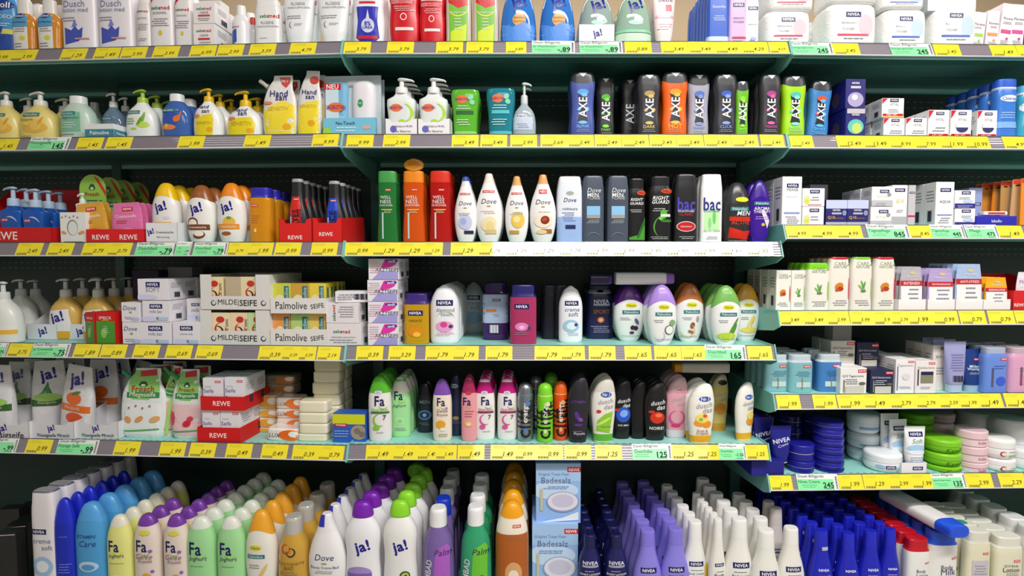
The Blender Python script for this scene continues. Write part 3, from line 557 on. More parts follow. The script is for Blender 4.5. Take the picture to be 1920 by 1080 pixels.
wipes(1582, 21, 80, 92, 'white wipes pack with pink stripe, lower of its pair', PK)
wipes(1585, -28, 21, 92, 'white wipes pack with pink stripe, upper of its pair', PK, base=20)
wipes(1680, 30, 82, 82, 'white wipes pack with pale blue stripe, lower of its pair', BL)
wipes(1676, -8, 30, 82, 'white wipes pack with pale blue stripe, upper of its pair', BL, base=29)
wipes(1771, 22, 82, 84, 'cream wipes pack with strong blue stripe', BL)
put('box', 1786, -18, 92, 'clear plastic tub lying across the wipes packs', '~d8dce0', base=21, d=.08, dy=.03, side=[], name='plastic_tub', cat='tub')
for i, (x, t, w, c2, nm, ex, ro) in enumerate(((1832, 22, 26, '98c838', 'Florena', 'lime-striped', .1), (1861, 20, 24, 'e89030', 'Florena', 'orange-dotted', .05), (1884, 6, 24, 'c8287c', 'Florena', 'magenta-striped', .12), (1908, 8, 26, 'd02888', 'Florena', 'pink-panelled', .06))):
    put('box', x, t, w, f'{ex} white cosmetics carton leaning slightly', 'f2e8ec', d=.05, roll=ro, L=T(.1, .68, .75, nm, '^446')+[('r', 0, .4, .8, .08, c2), ('e', .3, .25, .2, .06, c2)]+FP(0, .6, .7, 2, .03)+FP(0, .2, .7, 3, .03), n=2, st=.053)
put('tube', 1934, 40, 30, 'violet tube at the end of the shelf', '4848b8', 'fff', n=2)
# ================================================================ second shelf
at('l', 2)
PC = 'e8e6e0'
for x, w, ex in ((11, 60, 'half out of frame'), (75, 70, 'second in view')):
    put('pumpA', x, 172, w, 'milk and honey yellow soap pump, '+ex, 'ecd884', None, [('e', .1, .38, .66, .3, 'f0b84c'), ('e', .2, .45, .3, .3, 'f4cc60', 40), ('e', .45, .55, .06, .25, 'f0a030', -30), ('e', -.3, .48, .2, .1, 'f4dc50')]+PM(.72, -.05, .46)+T(-.3, .58, .4, 'Flüssigseife', '^a06a10')+FP(-.35, .15, .4, 2, .04, '^a06a10'), pump=1, pc=PC, tb=.72, n=2, dx=.012)
put('refill', 147, 182, 63, 'pale green soap refill with white cap', 'c4dccc', 'f2f2f0', [('r', -.1, .42, .62, .42, '84c0a0')]+PM(.6, -.25, .5)+T(-.05, .5, .5, 'hygiene-plus', '^2c7a6a')+FP(-.2, .4, .45, 3, .05, '^e8f4ee')+FP(-.2, .15, .5, 1, .05))
put('refill', 177, 193, 32, 'little pale green refill in the gap behind', 'a8c0b0', 'c8ccc8', dy=.15)
put('pumpA', 212, 174, 46, 'clear grey soap pump behind the small carton', '~7890a8', None, PM(.68, -.2, .5), pump=1, pc=PC, tb=.72, dy=.09, n=2)
put('box', 186, 232, 57, 'low white soap carton with teal band', 'eceef0', d=.06, dy=.006, L=[('r', 0, .4, 1, .5, '3c8a9c')]+T(0, .42, .66, 'Palmolive', 'f4f8f8', B=1), side=[('r', 0, .4, 1, .5, '3c8a9c')]+T(-.1, .42, .6, 'Palmolive', 'f4f8f8', B=1))
put('pumpA', 267, 168, 60, 'white olive soap pump with lime green top', 'f2f2ee', None, [('e', .35, .4, .4, .16, 'cce464'), ('e', .2, .5, .1, .28, '6cac34', -35), ('e', .42, .6, .08, .25, '84b848', -10), ('e', -.2, .3, .2, .05, 'b8dc58')]+PM(.72, -.25, .46)+FP(-.4, .55, .3, 3, .06, '^5a9a3a'), pump=1, pc='a8c840', tb=.74, n=3)
put('refill', 332, 178, 56, 'transparent blue soap refill with orange fish', '~4c74c0', 'f2f2f4', [('e', -.1, .45, 1.1/2, .3, '3058b8'), ('e', .3, .45, .24, .13, 'f07830', 30), ('p', 'f07830', [(.42, .52), (.62, .62), (.5, .45)]), ('e', -.25, .27, .5, .12, 'e88a50'), ('e', -.4, .3, .14, .09, 'f4c040')]+PM(.63, -.3, .5), n=2)
put('refill', 356, 186, 40, 'green refill bottle hidden behind the fish bottle', '4c7a38', '9aa0a0', dy=.16)
put('pumpA', 391, 166, 56, 'white hand soap pump with yellow head and panel', 'f4f2ee', None, [('p', 'f4dc28', [(-.65, .04), (-.6, .5), (-.1, .62), (.5, .66), (.6, .5), (.5, .04)]), ('e', .35, .25, .2, .13, 'f0b020')]+T(-.1, .84, .36, 'Hand', '2a2a78', B=2)+T(.1, .71, .25, 'san', '2a2a78', B=2)+[('e', -.5, .6, .22, .09, 'e89050')]+T(0, .42, .5, 'SENSITIV', '^c8a820'), pump=1, pc='e8bc10', tb=.74, n=3)
put('pumpA', 460, 171, 68, 'squat hand soap pump with yellow head and flower', 'f2f0ec', None, [('p', 'f4dc28', [(-.8, .1), (-.75, .5), (-.1, .62), (.6, .64), (.75, .45), (.7, .1)]), ('e', .5, .24, .2, .15, 'f0b020')]+T(-.05, .86, .34, 'Hand', '2a2a78', B=2)+T(.1, .73, .24, 'san', '2a2a78', B=2)+[('e', -.5, .6, .24, .1, 'e89050')]+T(.05, .45, .56, 'SENSITIV', '^c8a820'), pump=1, pc='e8bc10', tb=.68, n=3)
def spout(c, pos=(-.36, .82), ang=.9):
    def f(root, w, d, h):
        a = sweep('spout', [(0, 0, 0), (-.012, 0, .012*ang), (-.024, 0, .022*ang)], [.006, .006, .0068], c); obj('spout', a, root, (pos[0]*w, 0, pos[1]*h))
    return f
put('spoutpouch', 525, 142, 66, 'upright white and yellow hand soap refill pouch', '%e8e4e2', None, [('p', 'f6de30', [(-.8, .02), (-.85, .42), (-.4, .52), (.2, .6), (.9, .52), (.9, .02)]), ('e', .5, .18, .24, .1, 'f0b028'), ('r', 0, .12, .8, .005, 'fff'), ('p', 'd03828', [(.0, .97), (.62, .97), (.62, .88), (.4, .8), (.15, .86)])]+T(0, .71, .52, 'Hand', '2a2a78', B=2)+T(.15, .63, .32, 'san', '2a2a78', B=2)+T(0, .47, .6, 'SENSITIV', '^d8b840')+T(.32, .91, .18, 'Nr.1', 'fff', B=1)+[('e', -.6, .56, .26, .05, 'e88848')], extra=spout('c4c0bc'), d=.04, n=2)
put('spoutpouch', 578, 133, 46, 'second white and yellow refill pouch, turned edge-on', '%e4e0de', None, [('p', 'f6de30', [(-.8, .02), (-.8, .45), (-.2, .53), (.8, .56), (.9, .02)]), ('e', .3, .22, .3, .09, 'f0a828'), ('e', .35, .86, .36, .12, 'd03828')]+T(0, .68, .6, 'Hand', '2a2a78', B=2)+T(.1, .6, .36, 'san', '2a2a78', B=2)+T(0, .47, .7, 'SENSITIV', '^d8b840'), d=.035, roll=.04, n=2)
def blister(root, w, d, h):
    g = G(); g.box(-w*.5, w*.5, -.002, 0, 0, h*.98); obj('clear_shell', g.mesh('clear_shell', ['~e4ecf0'], .0008), root, (0, d*.45, 0))
    g = G(); g.box(-w*.46, w*.46, -.006, .006, 0, h*.3); c = obj('card_insert', g.mesh('card_insert', ['-7cc4e0'], .001), root, (0, -d*.42, .002))
    obj('card_print', printed('card_print', T(-.15, .72, .36, 'No-Touch', '28306a', B=1)+FP(-.1, .5, .46, 2, .16, 'e8f4fa')+[('e', .65, .5, .16, .2, 'eab0a0'), ('e', -.85, .3, .16, .4, 'a8d848')], w*.92, h*.3, lambda x, z, e: (x, -.006-e, z), 0), c)
    g = profile([(0, .9, .9), (.5, .9, .95), (1, 1, 1)]); b = obj('soap_refill', loft('soap_refill', g, w*.42, d*.5, h*.86, 3, '78b8dc'), root, (-w*.27, 0, .004))
    s2 = lambda x, z, e: (x, -d*.25*1.0-e-.001, z)
    obj('refill_print', printed('refill_print', [('r', -.3, .55, .55, .8, 'd4e4ee'), ('r', -.25, .92, .7, .1, 'd82028')]+SG(0, .55, .7)+T(-.25, .92, .5, 'NEU', 'fff', B=2)+T(.1, .36, .6, 'healthy', 'e8f4fa')+T(.1, .3, .5, 'touch', 'e8f4fa'), w*.42, h*.86, s2, 0), b)
    g = profile([(0, .8, .85), (.1, .9, .95), (.7, 1, 1), (.94, .94, .95), (1, .7, .7)]); b = obj('dispenser', loft('dispenser', g, w*.42, d*.6, h*.88, 2.4, 'ece8ee'), root, (w*.2, 0, .004))
    obj('green_badge', printed('green_badge', [('e', -.15, .6, .22, .14, '3a9a64')]+T(-.15, .6, .16, 'NEU', 'dff0e4', B=1), w*.42, h*.88, lambda x, z, e: (x, -d*.305-e, z), 0), b)
    obj('nozzle_arm', sweep('nozzle_arm', [(0, 0, 0), (-.01, 0, .004), (-.03, 0, .003), (-.045, 0, -.004)], [.012, .011, .01, .007], 'ece8ee'), root, (w*.1, -.002, h*.86))
put('box', 661, 142, 108, 'clear blister pack of automatic soap dispenser and refill', '~dce8ee', d=.006, dy=.07, side=[], extra=lambda r, w, d, h: blister(r, w, .07, h), name='blister_pack', cat='pack')
at('m', 2)
for x, ex in ((753, 'beside the blister pack'), (813, 'beside the green cup')):
    put('pumpB', x, 147, 54, 'milky antibacterial soap pump with orange disc, '+ex, 'e4e8e6', None, SG(-.3, .66, .4)+[('a', .15, .55, .26, .36, -75, 75, 'b0dc40'), ('e', .1, .37, .22, .07, 'b4e048')]+FP(-.5, .24, .3, 2, .05, '^88a8d0')+FP(.35, .26, .4, 2, .04, '^a8d8e0'), pump=1, pc='f0eeec', pdir=1, tb=.74, n=4, dy=.022, dr=.5, dx=.001)
    tray(x-31, x+31, 229, 'white card tray of the pump '+ex, '-f0eef0', dy=.0035, d=.15, hb=.05, wav=True, L=[('e', -.5, .5, .2, .5, '6a6ac0')]+T(.15, .68, .5, 'Entfernt 99,9%', '^446')+T(.1, .35, .46, 'der Bakterien', '^446'))
for x, w, t, c, c2, ex in ((873, 53, 172, '~6cc83c', '#', 'lime green'), (939, 54, 170, '~2890a4', '', 'teal blue')):
    put('cup', x, t, w, ex+' transparent soap refill cup', c, c.replace('6cc83c', 'a8ec80').replace('2890a4', '6cd0d8'), SG(-.2, .8, .4)+[('e', .4, .84, .2, .1, '8cd8b0', 40), ('e', .5, .74, .18, .1, '8cd8b0', -30), ('r', 0, .53, .6, .07, '^2c6a3c' if ex[0] == 'l' else '^5cc4d0')]+FP(-.1, .66, .5, 2, .05, 'e8f4e8')+FP(-.1, .38, .5, 3, .05, 'e8f4e8'), n=3)
put('pumpA', 983, 155, 44, 'small colourless soap pump with frosted label', '~b8c8d0', None, [('r', -.1, .42, .8, .36, 'c8d4e8'), ('e', -.25, .62, .5, .12, 'e8ecf4')]+T(-.25, .62, .4, 'Adipon', '3a3a88', B=1)+FP(-.1, .4, .5, 3, .05), pump=1, pc='d8dcdc', pdir=1, tb=.62, n=2)
def axe(x, t, w, desc, c, acc, dy=.03, n=3, cap='2e3036', **o):
    L = [('p', 'f0f2f4', [(-.34, .993), (.34, .993), (0, .93)]), ('p', '202226', [(-.42, .68), (.42, .68), (.14, .47), (.42, .26), (-.42, .26), (-.14, .47)])]
    L += [('e', 0, .7, .44, .09, acc[0]), ('e', .12, .66, .24, .06, acc[1]), ('e', -.3, .44, .16, .05, acc[0], 30), ('e', .34, .44, .14, .07, acc[1], -30), ('e', 0, .24, .34, .05, acc[1])]
    L += [('t', 0, .47, -.3, 'AXE', 'f0f0f8', {'R': 90, 'B': 2, 'sy': 1.15})]+T(0, .18, .5, acc[2], acc[1], B=1)+FP(0, .13, .6, 2, .025, '^aaa')
    put('axe', x, t, w, desc, c, cap, L, dy=dy, n=n, **o)
axe(1092, 139, 47, 'violet blue shower gel with hourglass label', '4c5ca8', ('58a8f0', '78c0f8', 'ALPHA'), bands=())
axe(1135, 149, 36, 'black shower gel with green splashes', '26262a', ('58b828', '84dc40', 'TWIST'), dy=.075, n=2)
axe(1180, 152, 36, 'deep black shower gel standing far back in shade', '1c1c20', ('303034', '3a3a40', 'BLACK'), dy=.12, n=2)
axe(1216, 143, 44, 'black shower gel with gold ornament', '343438', ('b89a58', 'd8bc70', 'DARK'))
axe(1264, 139, 49, 'bright orange shower gel', 'f06414', ('f8a030', 'ffc040', 'HOT'), )
axe(1309, 143, 41, 'silver grey shower gel with blue star', 'a8a8b8', ('5878c8', '8898d8', 'SHARP'), dy=.045)
axe(1359, 143, 44, 'near-black shower gel with blue emblem', '303038', ('4060d0', '8ca8f0', 'CLICK'))
axe(1391, 154, 25, 'narrow lime shower gel turned aside', '70c028', ('90e030', 'a8f050', 'ANTI'), dy=.05, n=2)
axe(1443, 143, 40, 'dark shower gel with pink emblem at the bay end', '3a343c', ('b04890', 'e068b0', 'TOUCH'))
at('r', 2)
axe(1487, 146, 45, 'acid lime shower gel at the start of the shelf', 'a8e018', ('58c8b8', '90e0d0', 'SHOCK'))
axe(1531, 155, 42, 'azure shower gel tilted against the lime one', '3c84c8', ('e05838', '60c0f0', 'SPORT'), roll=.07, dy=.04, cap='1c1e24')
NB = NV(.86, 0, .5)+[('r', 0, .72, .5, .08, 'd0cce0'), ('e', 0, .3, .8, .5, 'b0a8d0'), ('e', -.1, .38, .3, .2, 'e8e4f4')]
put('box', 1605, 148, 38, 'glossy navy cream carton with silver oval, upper one', '=201c78', base=203.5, d=.1, dy=.02, L=NB, side=[('e', 0, .4, .4, .5, '4a3a50')], n=3)
put('box', 1605, 204, 38, 'glossy navy cream carton with rainbow oval, lower one', '=201c78', d=.1, dy=.02, L=NV(.8, 0, .5)+[('e', 0, .4, .8, .5, '68c8c0'), ('e', .1, .35, .5, .35, 'c8e070'), ('r', 0, .92, .9, .16, 'c8c0c8')], side=[('e', 0, .4, .4, .5, '4a3a50')], n=3)
def vital(x, t, w, desc, k=1, **o):
    L = [('p', 'd82030', [(-.98, .98), (-.5, .98), (-.98, .7)]), ('r', 0, .14, .92, .12, 'c81e28'), ('r', 0, .04, 1, .08, 'e8c078')]
    L += NV(.88, .1, .38)+T(.1, .68, .42, 'VITAL', '^a8a0a8')+([('e', .1, .4, .56, .3, '3a3a70'), ('r', .1, .48, .6, .14, 'e8e8ee')] if k else FP(.1, .4, .6, 2, .1))+T(-.1, .14, .5, 'NEU MIT', 'f8e8e8', B=1)
    put('box', x, t, w, desc, 'f4f2f2', L=L, **o)
vital(1675, 184, 42, 'white anti-ageing carton on top of another', 0, base=220.5, d=.055, n=3)
vital(1677, 221, 40, 'white anti-ageing carton under another', 0, d=.055, n=3)
vital(1719, 221, 40, 'white low anti-ageing carton with grey stripe', 0, d=.055, n=3)
vital(1761, 206, 40, 'white carton with red stripe and cream half moon', 0, d=.06, n=4)
vital(1803, 206, 40, 'white carton with dark half moon, in the middle', 1, d=.06, n=4)
vital(1852, 207, 38, 'white carton with dark half moon beside the blue bottles', 1, d=.06, n=2)
put('waist', 1883, 151, 43, 'bright blue face wash bottle with white ring', '3c7cd8', '2c60d0', [('e', .1, .68, .8, .11, 'e8f0fa')]+T(.1, .68, .66, 'Clearasil', '3a5ab8', B=1)+FP(0, .45, .7, 3, .04, 'b8d8f8')+[('r', 0, .25, .9, .1, '88b8f0')], n=5, bands=((.83, .865, 'f4f4fa', 'ring'),), tc=.83)
put('waist', 1928, 163, 48, 'cyan face wash bottle cut by the frame', '~48b8d8', '50b0e0', [('e', -.3, .6, .6, .2, 'e8f0fa')], n=3, bands=((.83, .87, 'f4f4fa', 'ring'),))
# ================================================================ third shelf
at('l', 3)
for x, t, ex in ((24, 350, 'foremost'), (66, 354, 'beside the foremost')):
    put('pumpB', x, t, 44, 'transparent blue soap pump in the red tray, '+ex, '~2464c4', None, RW(-.3, .62, .3)+FP(-.1, .35, .4, 2, .05, '90b8e8')+[('a', .1, .5, .3, .36, 20, 110, 'c8d8f8')], pump=1, pc='b8d0e8', tb=.66, n=3, dy=.03, dz=.003)
tray(-80, 96, 427, 'large red tray holding the blue soap pumps', '-d01418', dy=.004, d=.2, hb=.19, L=T(-.02, .5, .3, 'REWE', 'f4e8e4', B=2))
def frosch(root, w, d, h):
    pass
def arch(root, w, d, h):
    H = h*2.24; g = G(); P = [(-w/2, h*.5), (-w/2, H*.8)]+[(w/2*cos(a), H*.8+H*.2*sin(a)) for a in [pi-pi*i/12 for i in range(1, 12)]]+[(w/2, H*.8), (w/2, h*.5)]
    g.prism(P, -d*.5-.0012, -d*.5-.0003, 'y'); c = obj('arched_card', g.mesh('arched_card', ['-98c850']), root)
    L = [('p', 'd03028', [(.1, .985), (.45, .94), (1, .76), (1, .68)]), ('e', -.02, .84, .18, .05, '2c5a34'), ('e', -.02, .81, .24, .07, '2c5a34'), ('e', -.02, .8, .12, .04, 'c8e8a0'), ('r', -.1, .6, .8, .07, '2c6a3c')]+T(-.02, .72, .52, 'Frosch', 'b83020', B=2)+T(-.05, .6, .7, 'Pflegeseife', 'e0f0c8', B=1)
    obj('card_print', printed('card_print', L, w, H, lambda x, z, e: (x, -d*.5-.0012-e, z), 0), c)
put('box', 176, 400, 52, 'white almond soap carton with green arched frog card', 'e8e8dc', d=.05, dy=.07, side=[], n=4, st=.062, extra=arch)
put('box', 136, 398, 52, 'white carton with almonds and oval cut-out', 'f0f0ec', d=.05, dy=.012, L=[('e', -.05, .52, .42, .5, '8a9a8a'), ('e', -.02, .5, .36, .44, 'e8ece8'), ('e', -.72, .36, .2, .1, 'e8a058', -20), ('e', .62, .36, .26, .1, 'e8a058', 20), ('r', 0, .06, .7, .04, '^3a7a3c')]+[('e', -.8+.3*i, .84+.04*(i % 2), .06, .04, '^b04838') for i in range(5)])
put('pumpB', 154, 362, 22, 'white pump standing in the almond carton', 'f0f0f0', None, pump=1, pc='e8ecec', tb=.5, dy=.03, base=398)
for x, w, c, a, ex, n in ((176, 62, 'e0a83c', 'f07820', 'orange marigold', 2), (240, 62, 'e878b0', 'f0a0d0', 'pink blossom', 4)):
    put('pouch', x, 380, w, ex+' cream soap sachet leaning in the red tray', '%'+c, None, [('e', .1, .22, .5, .3, a), ('e', -.2, .2, .3, .2, a), ('e', .5, .2, .3, .24, a), ('e', .1, .22, .16, .12, 'f4d080')]+RW(.1, .84, .32)+T(0, .66, .66, 'Cremeseife', '^fff4f0')+FP(-.2, .55, .4, 2, .05, '^c04848'), d=.02, dz=.004, roll=-.12 if x < 200 else -.05, n=n, st=.024, dy=.02)
tray(161, 271, 430, 'low red tray of sachets', '-e01820', dy=.004, d=.12, hb=.04, L=T(-.5, .45, .29, 'REWE', 'f8f0ec', B=2)+T(.45, .45, .3, 'REWE', 'f8f0ec', B=2))
def ja(x, t, w, desc, kc, im, **o):
    put('cream', x, t, w, desc, 'f4f2ee', kc, JA(-.05, .58, .42)+im, n=o.pop('n', 3), **o)
ja(312, 343, 54, 'white cream shower bottle with sunny yellow cap', 'f8c814', [('r', .05, .32, .6, .06, 'f0b83c'), ('p', 'f0c060', [(-.4, .3), (.4, .3), (.25, .14), (-.2, .14)]), ('e', .35, .42, .2, .05, 'e8e0f0')], dy=.022, dz=.002)
tray(273, 332, 418, 'white card tray with blue lettering under the yellow cap', '-f0f0f2', dy=.004, d=.13, hb=.075, L=JA(-.7, .55, .22)+T(.2, .55, .56, 'Cremedusche', '^334')+T(.1, .3, .4, 'Milch & Honig', '^334'))
ja(378, 347, 56, 'white coconut shower bottle with brown cap', '9a5a2c', [('e', -.3, .36, .38, .17, '7a4020'), ('e', -.3, .35, .3, .13, 'fbf4ea'), ('e', .1, .15, .4, .12, '7a4020', 10), ('e', .1, .17, .32, .09, 'fbf4ea'), ('r', 0, .28, .76, .09, '7a4426')]+T(0, .28, .58, 'Cremedusche', 'f8ecd8', B=1), dy=.012, n=3)
ja(434, 343, 54, 'white almond shower bottle with orange cap', 'f08c1c', [('e', .1, .36, .44, .16, 'f4c050'), ('e', .1, .42, .18, .05, '6aa848'), ('r', 0, .28, .74, .085, 'f09c38'), ('e', -.1, .17, .34, .06, 'a85a28')]+T(0, .28, .56, 'Cremedusche', 'f8ecd8', B=1), dy=.012, n=3)
put('straight', 491, 353, 43, 'square amber oil bottle with violet blue lid', '~f0a020', '3430b0', RW(-.3, .68, .3)+FP(-.3, .5, .4, 4, .04, '^c87818')+[('e', -.3, .24, .12, .07, 'f8e0a0')], tc=.82, n=3, dr=.7)
for x, t, w, c, s1, s2, ex, nn in ((558, 336, 41, 'd82c20', 'YES', 'ICAN', 'red', 6), (627, 340, 40, '2448c8', 'ICE', 'BREAKER', 'blue', 5)):
    put('lotion', x, t, w*1.06, f'black shower gel with {ex} label and grey cap', '26262a', 'a8aaae', [('p', c, [(-.3, .1), (.6, .1), (.42, .6), (.3, .72), (-.35, .72), (-.5, .5)]), ('r', -.4, .26, .05, .3, 'd8d4d8')]+RW(.05, .68, .24)+T(.0, .42, -.2, s1, '1a1a30', R=90, B=2)+T(.32, .42, -.2, s2, '1a1a30', R=90), tc=.95, n=nn, dy=.02, dz=.002, dr=.6)
tray(523, 584, 419, 'red card tray holding the red-labelled gels', '-e01c1c', dy=.004, d=.17, hb=.07, wav=True, L=T(-.02, .3, .44, 'REWE', 'f8f0ec', B=2))
tray(586, 641, 418, 'red card tray holding the blue-labelled gels', '-e01c1c', dy=.004, d=.19, hb=.09, wav=True, L=T(-.1, .45, .46, 'REWE', 'f8f0ec', B=2))
at('m', 3)
for x, t, w, c, kc, ex, nn in ((727, 322, 39, '28803c', '48a050', 'green', 2), (776, 322, 43, 'e85c14', 'f08c20', 'orange', 3), (826, 322, 43, 'c81c18', 'e03420', 'ruby red', 3)):
    put('waist', x, t, w, ex+' transparent wellness shower gel', '~'+c, kc, RW(.15, .74, .26)+T(-.1, .64, .5, 'WELL', 'f4f4f0')+T(-.1, .58, .5, 'NESS', 'f4f4f0')+T(-.05, .53, .62, 'DUSCHGEL', 'f4f4f0')+[('r', -.38, .25, .07, .36, 'c8d8d8'), ('r', 0, .47, .5, .012, 'e8d040')]+FP(.05, .45, .4, 2, .02, 'e8e0c0'), tc=.845, n=nn)
put('disc', 776, 298, 38, 'orange flip lid standing open above the orange gel', 'd89020', None, [('e', 0, .5, .6, .6, 'c87c18')], dy=.03, base=321.5, name='open_flip_lid', cat='lid')
def dove(x, t, w, desc, kc, im, c='f6f5f4', **o):
    put('dove', x, t, w, desc, c, kc, DV(.6, .56)+im, n=o.pop('n', 3), dy=o.pop('dy', .015), **o)
NR_ = [('b', 0, .74, .44, 'neuer Duft', 'fff', {'bg': 'd8282c', 'ph': 1.6})]
dove(873, 332, 42, 'white tapering shower bottle with lilac cream swirl', 'e8eaf0', NR_+[('e', 0, .32, .6, .22, 'c8d0f0'), ('e', -.15, .33, .26, .1, 'a8b4e4'), ('r', .3, .17, .4, .05, '28285a')]+FP(0, .45, .6, 2, .025)+[('r', .3, .97, .5, .06, '2848b0')])
dove(917, 326, 50, 'ivory tapering shower bottle with silk folds', 'f4e8d8', NR_+[('e', 0, .28, .6, .2, 'f4e8b8', 35), ('e', .1, .25, .3, .14, 'f0dc98'), ('r', .15, .17, .4, .06, 'dcc88c')]+FP(0, .46, .56, 2, .025, '^d0a890'))
dove(969, 331, 44, 'white tapering shower bottle with golden drops', 'e0a860', NR_+[('e', .1, .35, .56, .24, 'f0cc58'), ('e', 0, .36, .3, .1, 'f8e4a0'), ('r', -.2, .17, .4, .05, 'c8a040')]+FP(0, .46, .56, 2, .025, '^88a0b0'))
dove(1018, 328, 49, 'white tapering shower bottle with red NEU badge and nut', 'e8a868', NEU(0, .75, .3)+[('e', .02, .33, .7, .2, 'f8ecd0'), ('e', .15, .34, .34, .12, '8c3020', 20), ('e', .1, .35, .2, .05, 'b85038', 20), ('r', .25, .18, .4, .06, 'a8703c'), ('e', -.1, .17, .4, .06, 'f4d8a0')]+FP(0, .46, .56, 1, .025, '^d0a0a0'))
put('slab', 1068, 332, 47, 'white and sky blue visible care shower bottle', 'e8eef8', 'f4f4f6', [('e', 0, .75, .3, .06, 'a8b4a8'), ('r', 0, .2, .98, .4, 'a0bcec')]+T(0, .65, .5, 'Dove', '2a3a6a', I=1)+T(0, .52, .6, 'visiblecare', '^446')+FP(-.1, .46, .5, 5, .03, '^5878b0')+[('r', .05, .25, .4, .06, '28306a'), ('e', 0, .0, .6, .06, 'f0f4fa')], tc=.9, n=3)
for x, ex in ((1112, 'beside the sky blue bottle'), (1158, 'beside the black bottle')):
    put('slab', x, 331, 41, 'slate grey bottle with pale blue square, '+ex, '4a5464', '505a6a', T(.05, .79, .62, 'Dove', 'e8ecf0', I=1)+T(-.05, .72, .5, 'MEN', 'f4f4f4', B=1)+T(0, .675, .6, '+CARE', 'c0c4c8', B=1)+[('r', 0, .49, .6, .13, '90c8f0'), ('r', 0, .4, .6, .05, 'a8a098')]+FP(0, .35, .6, 3, .02, '^c0c8d0')+[('a', 0, .06, .3, .34, 20, 160, '788290')], tc=.9, n=3)
RG = lambda: T(0, .68, .7, 'RIGHT', 'f0f0f0', B=2, I=1)+T(0, .62, .74, 'GUARD', 'f0f0f0', B=2, I=1)+[('e', .5, .78, .5, .07, 'e05020')]+T(.5, .78, .34, 'NEU', '601810', B=1)+FP(0, .52, .7, 2, .03, '^d0d0d0')
put('straight', 1193, 336, 33, 'narrow black shower gel with green wedge', '18181c', '141416', RG()+[('p', '4c9a38', [(-.8, .06), (.9, .06), (.9, .3), (.3, .14), (-.8, .1)]), ('p', '2c6a28', [(.9, .3), (.9, .42), (0, .1), (.2, .08)])], tc=.85, n=3)
put('straight', 1237, 332, 43, 'broad black shower gel with green bubble trail', '1a1a1e', '1c1c20', RG()+[('e', .25, .44, .3, .14, '58b838'), ('e', .0, .38, .18, .06, '78d048'), ('a', .5, .25, .5, .56, 120, 230, '58a040'), ('r', .4, .42, .4, .04, '^d8e8d8')]+T(.45, .34, .4, 'FRESH', '58c040', B=1)+FP(0, .1, .8, 2, .025, '^c8c8c8'), tc=.86, n=4)
BAC = lambda c: [('t', 0, .57, .76, 'bac', c, {'B': 2, 'sy': 1.5})]
put('slab', 1285, 328, 43, 'black classic shower gel with red oval', '222226', '26262a', BAC('5048b8')+T(0, .47, .7, 'DUSCH-GEL', 'd8d8dc', B=1)+T(0, .425, .6, 'CLASSIC', 'c83030', B=1)+[('e', 0, .25, .82, .15, 'e8e0e0'), ('e', 0, .25, .76, .13, 'c82028')]+T(0, .25, .5, 'vitaminiert', 'f4e0e0')+FP(0, .1, .7, 2, .025, '^c8c8c8'), tc=.88, n=3)
put('slab', 1333, 328, 41, 'white shower gel with pale green leaf panel', 'f6f6f4', 'f8f8f8', [('r', 0, .36, .7, .3, 'c8f4b8'), ('e', .2, .38, .16, .2, '78d070'), ('e', -.2, .3, .16, .16, '90e088')]+BAC('303888')+T(0, .47, .7, 'DUSCH-GEL', '^8a90b0', B=1)+T(0, .19, .74, 'ALOE VERA', '58b860')+FP(0, .1, .6, 2, .025), tc=.88, n=4)
put('cream', 1381, 342, 56, 'oval black shower gel with red flames', '2c2c2e', '343436', [('p', 'd82818', [(-.65, .1), (.8, .06), (.8, .22), (.3, .2), (-.6, .27)]), ('r', .1, .4, .7, .07, 'c83018'), ('e', .2, .71, .44, .08, 'e8e020')]+PM(.56, .05, .6)+T(.3, .49, .46, 'MEN', 'e8e8f0', B=2, I=1)+T(.1, .34, .6, 'ACTIVE', 'e04020', B=1)+FP(.1, .05, .6, 2, .02, '^c0c0c0'), n=3, tc=.78)
put('naturals', 1424, 338, 42, 'deep purple aroma shower gel with torn white sticker', '~4820a8', '3c1890', [('p', 'e8e4ec', [(0, .5), (.2, .54), (.8, .36), (.6, .24)]), ('e', .2, .3, .16, .05, 'e0c040')]+PM(.63, .1, .7)+T(.1, .55, .7, 'AROMA', 'f0e8f8', B=1)+T(.1, .5, .74, 'THERAPY', 'f0e8f8', B=1)+FP(0, .42, .6, 2, .03, 'd0a0e8'), dy=.03, n=3)
at('r', 3)
def nbox(x, t, w, desc, d=.05, base=None, L=(), c='f6f4f5', **o):
    put('box', x, t, w, desc, c, base=base, d=d, L=list(L), dy=o.pop('dy', .015), **o)
nbox(1486, 331, 37, 'tall white day cream carton with blue line', d=.055, L=NV(.82, .05, .6)+T(0, .74, .6, 'VISAGE', GY)+T(0, .6, .6, 'FEUCHTIGKEITS', '^b0a8b0')+[('r', 0, .28, .8, .03, '98a8d8')]+FP(0, .2, .7, 5, .04), n=3)
DA = lambda: [('e', -.6, .35, .3, .5, 'd8e8a0'), ('e', -.6, .3, .2, .2, 'f0d848')]+NV(.82, .1, .44)+FP(.1, .5, .4, 2, .14)+[('r', .1, .1, .6, .05, 'e8a0a8')]
nbox(1526, 353, 42, 'white carton with yellow flower, upper one', base=387, L=DA(), n=2)
nbox(1525, 387.5, 41, 'white carton with yellow flower, lower one', L=DA(), n=2)
nbox(1536, 346, 34, 'grey carton at the back behind the flower cartons', dy=.2, L=FP(0, .7, .5, 2, .1), c='b0a8b8', side=[])
